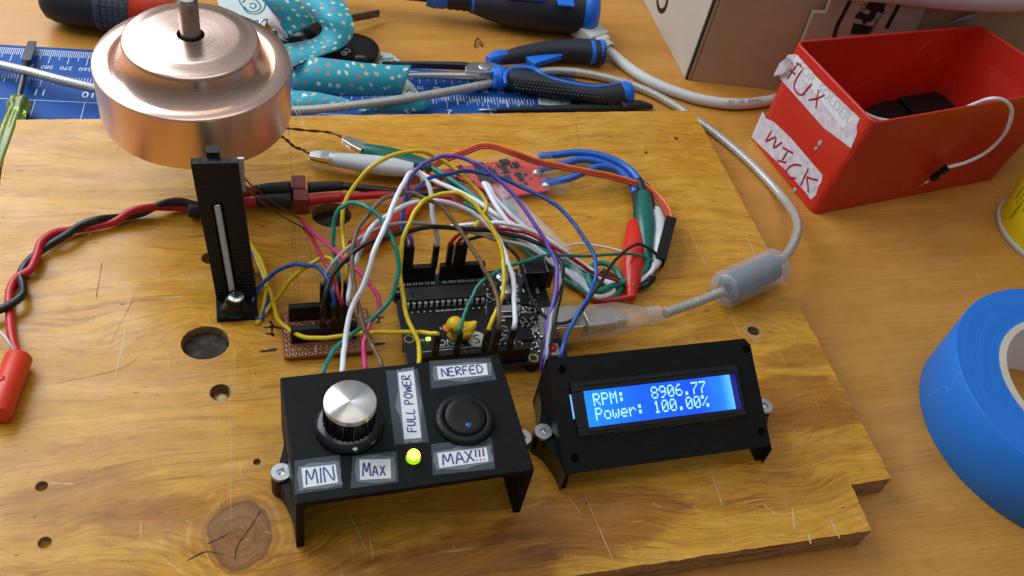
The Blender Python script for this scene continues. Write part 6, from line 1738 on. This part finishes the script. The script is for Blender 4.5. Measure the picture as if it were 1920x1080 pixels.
# ------------------------------------------------------------------ green handled screwdriver
def make_greendriver():
    a, b2 = U(38, 190, -.45), U(-8, 330, -.45)
    t = thing('screwdriver', (a[0], a[1], DESK), 'small screwdriver with translucent green handle and flat dark blade', 'screwdriver')
    M4 = axisM(b2, a); L = np.linalg.norm(b2 - a); n = 48; vs = []; secs = [(.0, .40), (.1, .50), (L * .55, .53), (L * .78, .45), (L * .87, .38), (L * .91, .52), (L * .97, .56), (L, .42)]
    for z, r in secs:
        for k in range(n):
            an = 2 * math.pi * k / n; rr = r * (1 + .10 * math.cos(6 * an)); vs.append((rr * math.cos(an), rr * math.sin(an), z))
    fs = [(i * n + k, i * n + (k + 1) % n, (i + 1) * n + (k + 1) % n, (i + 1) * n + k) for i in range(len(secs) - 1) for k in range(n)] + [tuple(range(n))[::-1], tuple((len(secs) - 1) * n + k for k in range(n))]
    mb = MB(); mb.add(vs, fs, True, M=M4); mb.build('handle', M['green_clear'], t)
    c = U(36, 178, -.45); d = U(50, 118, -.55); e = U(61, 78, -.75)
    mb = MB(); mb.tube(np.array([c + (a - c) * 2, c, c + (d - c) * .5, d]), [.15, .15, .16, .20], 12); sh = mb.build('shaft', M['darkmetal'], t)
    mb = MB(); D = nrm(e - d); S = nrm(np.cross(D, V(0, 0, 1))); N = np.cross(S, D)
    vs = [d + S * x + N * z for x, z in ((-.20, -.16), (.20, -.16), (.20, .16), (-.20, .16))] + [d + (e - d) * .55 + S * x + N * z for x, z in ((-.23, -.10), (.23, -.10), (.23, .10), (-.23, .10))] + [e + S * x + N * z for x, z in ((-.20, -.04), (.20, -.04), (.20, .04), (-.20, .04))]
    mb.add(vs, [(0, 1, 2, 3)[::-1], (0, 1, 5, 4), (1, 2, 6, 5), (2, 3, 7, 6), (3, 0, 4, 7), (4, 5, 9, 8), (5, 6, 10, 9), (6, 7, 11, 10), (7, 4, 8, 11), (8, 9, 10, 11)]); sub(mb, 'flat_tip', M['darkmetal'], sh)
make_greendriver()

# ------------------------------------------------------------------ lanyard with its key fob, papers underneath
def make_lanyard():
    t = thing('lanyard', U(620, 150, DESK), 'teal lanyard ribbon printed with little snacks, folded in loops behind the wheel', 'lanyard')
    bands = [([(549, 126), (566, 115), (584, 108), (619, 110), (652, 114), (695, 119), (739, 122), (771, 122)], [-.2, .1, .3, .35, .3, .25, .2, .1], [(548, 168), (562, 170), (575, 172), (619, 176), (673, 178), (717, 177), (740, 176), (754, 175)], [-1.0] * 8),
             ([(612, -40), (640, -6), (654, 18), (663, 45), (660, 70), (640, 90), (605, 103), (575, 113), (540, 130)], [1.6, 1.8, 1.8, 1.6, 1.2, .7, .4, .2, 0], [(540, -40), (560, -8), (575, 18), (592, 38), (604, 50), (602, 62), (586, 73), (560, 79), (526, 84)], [.9, 1.1, 1.2, 1.1, .9, .6, .2, -.1, -.3]),
             ([(470, -30), (484, -8), (500, 10), (520, 33), (541, 70)], [2.0, 1.9, 1.6, 1.2, .5], [(548, -30), (560, -8), (568, 10), (580, 27), (592, 42)], [2.3, 2.2, 2.0, 1.6, 1.0]),
             ([(535, 169), (548, 170), (590, 173), (630, 181), (664, 190)], [-.7, -.7, -.75, -.8, -.85], [(535, 198), (549, 201), (562, 203), (600, 200), (665, 193)], [-.95] * 5),
             ([(672, 206), (700, 200), (728, 191), (750, 181), (776, 173), (795, 175), (806, 187)], [-.9, -.7, -.5, -.3, -.25, -.3, -.6], [(676, 213), (700, 212), (726, 211), (750, 210), (780, 208), (797, 205), (806, 192)], [-1.0, -1.0, -1.0, -.95, -.9, -.8, -.65])]
    for A, za, B_, zb in bands:
        a = spline(np.array([U(x, y, z) for (x, y), z in zip(A, za)]), 6); b2 = spline(np.array([U(x, y, z) for (x, y), z in zip(B_, zb)]), 6)
        mb = MB(); mb.strip(a, b2); mb.build('ribbon', M['lanyard'], t, solid=.05)
    # pale back of the twisted end
    mb = MB(); mb.strip([U(x, y, z) for x, y, z in ((505, 16, 1.2), (520, 36, .9), (540, 71, .4))], [U(x, y, z) for x, y, z in ((502, 44, .2), (516, 56, .1), (536, 72, .1))]); mb.build('ribbon_back', M['paper'], t, solid=.03)
    # fob
    c = U(652, 92, -.55); ex = nrm((U(700, 100, -.5) - U(610, 84, -.5)) * V(1, 1, 0)); ey = V(-ex[1], ex[0], 0)
    f = thing('key_fob', (c[0], c[1], DESK), 'glossy black oval key fob with a white padlock symbol', 'key fob')
    F4 = frame(V(c[0], c[1], 0), ex, ey); n = 40; vs = []
    for s, z in ((.80, -1.19), (.97, -1.1), (1.0, -.8), (.97, -.45), (.88, -.22), (.5, -.10)):
        for k in range(n):
            an = 2 * math.pi * k / n; e = .75
            vs.append((1.85 * s * math.copysign(abs(math.cos(an)) ** e, math.cos(an)), 1.35 * s * math.copysign(abs(math.sin(an)) ** e, math.sin(an)), z))
    fs = [(i * n + k, i * n + (k + 1) % n, (i + 1) * n + (k + 1) % n, (i + 1) * n + k) for i in range(5) for k in range(n)] + [tuple(range(n))[::-1], tuple(5 * n + k for k in range(n))]
    mb = MB(); mb.add(vs, fs, True, M=F4); mb.build('case', M['gblack'], f)
    z1 = lambda x, y: U(400 + x / 4.571, y / 4.571, -.10)
    mb = MB(); mb.lathe([(.55, -.16), (.55, -.12), (.5, -.10), (0, -.10)], 32, at(*z1(1135, 450)[:2])); mb.build('button', M['hblack'], f)
    mb = MB()
    for st in ([(1118, 432), (1145, 420), (1168, 430), (1170, 445), (1152, 452)], [(1142, 447), (1105, 446), (1095, 460), (1112, 476), (1140, 470), (1142, 447)], [(1120, 460), (1132, 458)]):
        mb.tube(np.array([z1(*p) + V(0, 0, .02) for p in st]), .045, 6)
    mb.build('padlock_symbol', M['white_ink'], f)
    mb = MB(); mb.lathe([(.12, 0), (.10, .03), (0, .04)], 14, at(*U(672, 83, -.22)[:2], -.22)); mb.build('indicator', M['zinc'], f)
    # key
    a, b2 = U(640, 42, -.5), U(710, 29, -.75); d = nrm(b2 - a); s = nrm(np.cross(d, V(0, 0, 1)))
    k = thing('door_key', (a[0], a[1], DESK), 'worn brass key blade sticking out from under the lanyard loop', 'key')
    mb = MB(); F5 = frame(a, d, s); mb.bx((0, -.10, -.35), (np.linalg.norm(b2 - a), .10, .05), F5); bl = mb.build('blade', M['darkmetal'], k, bevel=.03)
    mb = MB(); 
    for q in range(5): mb.bx((.9 + q * .26, -.08, .052), (1.02 + q * .26, .08, .075), F5)
    sub(mb, 'cuts', M['gold'], bl)
    p = U(572, 66, -.8)
    mb = MB(); mb.lathe([(0, DESK + .01), (1.3, DESK + .01), (1.45, DESK + .2), (1.3, DESK + .7), (0, DESK + .8)], 32, at(p[0], p[1], 0) @ Matrix.Diagonal((1.25, 1, 1, 1))); mb.build('key_head', M['gblack'], k)
    r0 = U(503, 48, -.4); mb = MB(); an = np.linspace(0, 2 * math.pi, 30); mb.tube(np.array([r0 + V(.5 * math.cos(q), .4 * math.sin(q), .15 * math.sin(q)) for q in an]), .06, 8, caps=False); mb.build('split_ring', M['bright'], k)
    # papers
    def paper(pts, z, lab, strokes, m):
        mb = MB(); P = [U(x, y, z) for x, y in pts]; mb.poly(P); o = mb.build('paper_slip', M['paperprint'], None, solid=.02); tag(o, lab, 'paper')
        mi = o.matrix_basis.inverted()
        k = MB()
        for st in strokes:
            Q = spline(np.array([U(x, y, z + .015) for x, y in st]), 5) if len(st) > 2 else np.array([U(x, y, z + .015) for x, y in st])
            k.tube(Q, .05, 6, flat=.3)
        pr = k.build('printed_lines', m, None); vs = [mi @ (pr.matrix_basis @ v.co) for v in pr.data.vertices]
        for v, c in zip(pr.data.vertices, vs): v.co = c
        pr.location = (0, 0, 0); pr.parent = o
    M['paperprint'] = pm('pale_printed_paper', (.48, .55, .52), .6, 0, .12, 1.5); teal = plastic('dark_teal_print', (.02, .13, .17), .6); gr = plastic('green_print', (.03, .22, .12), .6)
    paper([(400, -20), (440, -30), (500, -8), (508, 18), (496, 50), (470, 46), (410, 10)], -.7, 'pale paper slip with dark teal scroll print, beside the lanyard and the wheel', [[(455, 5), (462, -2), (475, -2), (485, 5), (488, 15), (478, 22), (465, 20), (458, 12)], [(468, 8), (475, 6), (480, 12), (474, 16), (468, 12)], [(448, 0), (456, 14), (466, 24), (482, 26), (494, 18), (498, 6)], [(478, 40), (482, 38), (485, 43)]], teal)
    paper([(690, 104), (715, 98), (732, 100), (748, 112), (760, 145), (776, 160), (786, 176), (764, 186), (720, 150)], -1.06, 'pale green printed paper slip under the lanyard and plier tips', [[(705, 106), (712, 103), (716, 108), (708, 112), (705, 108)], [(716, 112), (725, 110), (738, 108)], [(722, 116), (732, 112), (742, 114)], [(762, 172), (768, 168), (773, 172), (780, 170)]], gr)
make_lanyard()

# ------------------------------------------------------------------ needle nose pliers
def loft(mb, pts, radii, n=20, ry=1.0):
    P = spline(np.asarray(pts, float), 6); R = np.interp(np.linspace(0, 1, len(P)), np.linspace(0, 1, len(radii)), radii); mb.tube(P, list(R), n, flat=ry); return mb
def make_pliers():
    z = -.35
    c = U(907, 132, z)
    t = thing('needle_nose_pliers', (c[0], c[1], DESK), 'long nosed pliers with blue and black grips lying across the mat', 'pliers')
    def jaw(top, bot, z0, z1, m, nm):
        pl = [U(x, y, z1) for x, y in top] + [U(x, y, z1) for x, y in bot[::-1]]
        mb = MB(); mb.prism([(p[0], p[1]) for p in pl], z0, z1); return mb.build(nm, m, t, bevel=.06)
    mb = MB(); loft(mb, [U(x, y, -.45) for x, y in ((721, 143), (770, 141), (820, 141), (872, 142), (888, 142))], [.10, .19, .25, .31, .30], 20, .9); mb.build('jaw', M['zsteel'], t, bevel=.02)
    jaw([(717, 114), (790, 114), (870, 115), (884, 118)], [(717, 115.5), (790, 118), (872, 121), (884, 124)], -.62, -.20, M['darkmetal'], 'jaw')
    jaw([(872, 124), (884, 116), (922, 116), (940, 121), (940, 132)], [(872, 133), (900, 136), (922, 135)], -.62, -.02, M['zsteel'], 'pivot_block')
    r = U(909, 124, .0); mb = MB(); mb.lathe([(.36, -.018), (.36, .01), (.31, .025), (0, .028)], 28, at(r[0], r[1], 0)); mb.build('rivet', M['zinc'], t)
    # far handle
    zc = -.45
    mb = MB(); loft(mb, [U(x, y, zc) for x, y in ((935, 112), (965, 105), (1000, 99), (1040, 95), (1085, 95), (1131, 99))], [.34, .50, .58, .66, .76, .78], 20, .95); g = mb.build('grip', M['darkgrip'], t, bevel=.03)
    mb = MB(); loft(mb, [U(x, y, zc + .03) for x, y in ((915, 113), (930, 108), (950, 106))], [.25, .42, .40], 18); sub(mb, 'collar', M['bluesleeve'], g)
    mb = MB(); q = [(985, 108), (1058, 91), (1054, 113), (1003, 130)]; zz = -.25
    mb.prism([tuple(U(x, y, zz)[:2]) for x, y in [(985, 106), (1058, 91), (1055, 103), (1003, 119)]], -.62, zz); sub(mb, 'inlay', M['bluesleeve'], g, bevel=.06)
    mb = MB(); loft(mb, [U(x, y, zc + .08) for x, y in ((948, 101), (975, 95), (998, 91))], [.12, .2, .14], 12); sub(mb, 'stripe', M['bluesleeve'], g)
    for x0, x1 in ((1104, 1111), (1121, 1129)):
        mb = MB(); loft(mb, [U(x, 98, zc) for x in (x0, (x0 + x1) / 2, x1)], [.79, .80, .79], 22, .95); sub(mb, 'end_band', M['bluesleeve'], g)
    # near handle
    mb = MB(); loft(mb, [U(x, y, zc) for x, y in ((940, 145), (968, 150), (1005, 157), (1050, 166), (1095, 174), (1140, 178), (1170, 176))], [.58, .68, .70, .64, .62, .66, .68], 22, .95); g = mb.build('grip', M['darkgrip'], t, bevel=.03)
    mb = MB(); loft(mb, [U(x, y, zc) for x, y in ((922, 147), (934, 146), (944, 146))], [.60, .72, .66], 22, 1.0); sub(mb, 'collar', M['bluesleeve'], g)
    mb = MB(); loft(mb, [U(x, y, zc + .52) for x, y in ((948, 158), (947, 142), (956, 131), (976, 127), (1004, 131), (1020, 143), (1066, 156), (1120, 163), (1156, 158))], [.10, .13, .14, .15, .16, .14, .13, .13, .10], 12); sub(mb, 'stripe', M['bluesleeve'], g)
    mb = MB(); loft(mb, [U(x, y, zc) for x, y in ((1162, 176), (1172, 175), (1180, 174))], [.70, .73, .64], 22, 1.0); sub(mb, 'end_band', M['bluesleeve'], g)
    mb = MB()
    for k in range(26):
        for j in range(4):
            x = 965 + k * 6.5; 
            if x > 1150: continue
            y = 152 + (x - 960) * .115 + j * 6 - 6; p = U(x + (j % 2) * 3, y, zc + .56 - .10 * j)
            mb.lathe([(.07, 0), (.05, .03), (0, .04)], 8, at(*p))
    sub(mb, 'grip_dimples', M['darkgrip'], g)
M['zsteel'] = metal('satin_tool_steel', (.42, .43, .44), .36, 10, .1)
make_pliers()

def make_bluedriver():
    a, b2 = U(800, -8, .25), U(1118, 22, .35)
    t = thing('large_screwdriver', (b2[0], b2[1], DESK), 'thick blue and black screwdriver handle lying at the top of the frame', 'screwdriver')
    X = nrm(b2 - a); M4 = axisM(a, b2); L = np.linalg.norm(b2 - a)
    f = lambda q: q * L
    def seg(name, prof, m, par=None):
        mb = MB(); mb.lathe([(0, prof[0][0])] + [(r, z) for z, r in prof] + [(0, prof[-1][0])], 48, M4); o = mb.build(name, m, t) if par is None else sub(mb, name, m, par)
        md = o.modifiers.new('es', 'EDGE_SPLIT'); md.split_angle = math.radians(45); return o
    g = seg('grip', [(f(.27), .80), (f(.36), 1.10), (f(.5), 1.42), (f(.7), 1.52), (f(.905), 1.45)], M['darkgrip'])
    seg('collar', [(f(.0), .62), (f(.04), .70), (f(.10), .70), (f(.12), .62)], M['bluesleeve'])
    n = seg('neck', [(f(.121), .66), (f(.14), .72), (f(.16), .66), (f(.18), .72), (f(.20), .66), (f(.22), .73), (f(.24), .68), (f(.255), .76)], M['rubber'])
    seg('collar', [(f(.256), .80), (f(.27), .84), (f(.272), .80)], M['bluesleeve'])
    c = seg('end_cap', [(f(.906), 1.47), (f(.93), 1.56), (f(.97), 1.50), (f(1.0), 1.15)], M['bluesleeve'])
    p = U(1062, 4, 1.55); mb = MB(); F4 = frame(p, X, np.cross(V(0, 0, 1), X)); mb.bx((-.55, -.4, -.12), (.5, .35, .05), F4); sub(mb, 'slot', M['bluesleeve'], c, bevel=.1)
    p = U(1000, -6, 1.5); mb = MB(); F4 = frame(p, X, np.cross(V(0, 0, 1), X)); mb.bx((-1.6, -.25, -.2), (.7, .35, .12), F4); sub(mb, 'inlay', M['bluesleeve'], g, bevel=.12)
    mb = MB(); mb.tube(np.array([a - X * 8, a + X * .2]), .38, 16); mb.build('shaft', M['darkmetal'], t)
make_bluedriver()

def make_drill():
    a, b2 = U(80, -8, .35), U(330, 20, .35)
    t = thing('power_driver', ((a + b2)[0] / 2, (a + b2)[1] / 2, DESK), 'black and orange red driver handle with a grey squared grip, behind the wheel', 'power tool')
    M4 = axisM(a, b2); L = np.linalg.norm(b2 - a); f = lambda q: q * L
    def seg(name, prof, m, par=None):
        mb = MB(); mb.lathe([(0, prof[0][0])] + [(r, z) for z, r in prof] + [(0, prof[-1][0])], 48, M4); o = mb.build(name, m, t)
        md = o.modifiers.new('es', 'EDGE_SPLIT'); md.split_angle = math.radians(45); return o
    seg('end_cap', [(f(0), .8), (f(.04), 1.15), (f(.12), 1.36), (f(.42), 1.44)], M['rubber'])
    g = seg('grip', [(f(.421), 1.46), (f(.5), 1.52), (f(.68), 1.54)], M['greygrip'])
    mb = MB()
    for i in range(5):
        for k in range(22):
            an = 2 * math.pi * k / 22; z = f(.44) + i * (f(.235) / 5)
            mb.box((1.53, 0, 0), (.06, .36, f(.235) / 5 - .08), M4 @ Matrix.Translation((0, 0, z + f(.02))) @ Matrix.Rotation(an, 4, 'Z'))
    sub(mb, 'grip_squares', M['greygrip'], g, bevel=.02)
    seg('nose', [(f(.681), 1.46), (f(.75), 1.40), (f(.95), 1.25), (f(1.0), 1.0)], M['redgrip'])
make_drill()

# ------------------------------------------------------------------ small things
mb = MB(); P = spline(run([(1195, 201), (1100, 203), (1000, 205), (930, 206)], [-.95] * 4), 4)
t = thing('craft_brush', U(930, 206, DESK), 'thin black handled brush with a pale metal tip along the far edge of the board', 'brush')
mb.tube(P[::-1], [.12, .20, .26, .28], 12); mb.build('handle', M['rubber'], t, bevel=.02)
k = MB(); k.tube(run([(931, 206), (912, 206), (896, 206)], [-.95, -.98, -1.02]), [.12, .08, .03], 10); k.build('tip', M['zsteel'], t)
mb = MB(); P = spline(run([(1165, 198), (1200, 196), (1222, 200)], [-.6, -.8, -1.0]), 4); mb.tube(P, [.32, .36, .2], 12, flat=.6); mb.build('end', M['rubber'], t)
mb = MB(); mb.tube(spline(run([(890, 87), (892, 77), (896, 72), (900, 76), (903, 86)], [-1.1, -1.0, -.98, -1.0, -1.12]), 5), .055, 8)
tag(mb.build('wire_staple', W['thin'], None), 'tiny bent bit of dark copper wire on the bare desk', 'wire offcut')
def make_white_cable():
    t = thing('white_cable', U(1280, 178, DESK), 'thick white cable with a moulded plug, running from the pliers to behind the bin', 'cable')
    mb = MB(); mb.tube(spline(run([(1138, 93), (1152, 105), (1180, 128), (1220, 153), (1265, 172), (1320, 188), (1380, 195), (1435, 190), (1480, 178)], [-.6, -.75, -.85, -.85, -.86, -.86, -.86, -.86, -.86]), 8), .33, 14); mb.build('cord', M['white_plastic'], t)
    a, b2 = U(1098, 56, -.5), U(1132, 84, -.5); X = nrm(b2 - a); F4 = frame(a, X, np.cross(V(0, 0, 1), X)); L = np.linalg.norm(b2 - a)
    mb = MB(); mb.bx((-1.2, -.75, -.5), (L * .75, .75, .5), F4); mb.bx((L * .752, -.5, -.45), (L, .5, .45), F4); p = mb.build('plug', M['white_plastic'], t, bevel=.12)
    mb = MB()
    for q in range(3): mb.lathe([(.36, L + q * .2 + .004), (.46, L + q * .2 + .05), (.46, L + .12 + q * .2), (.36, L + .16 + q * .2)], 20, F4 @ Matrix.Rotation(math.pi / 2, 4, 'Y'))
    sub(mb, 'strain_rings', M['white_plastic'], p)
    o = text('print', '30V  USA  30AWG', .30, frame(U(1365, 194, -.53), U(1430, 190, -.53) - U(1365, 194, -.53), V(0, .7, .7)), M['ink'], t, .001)
make_white_cable()
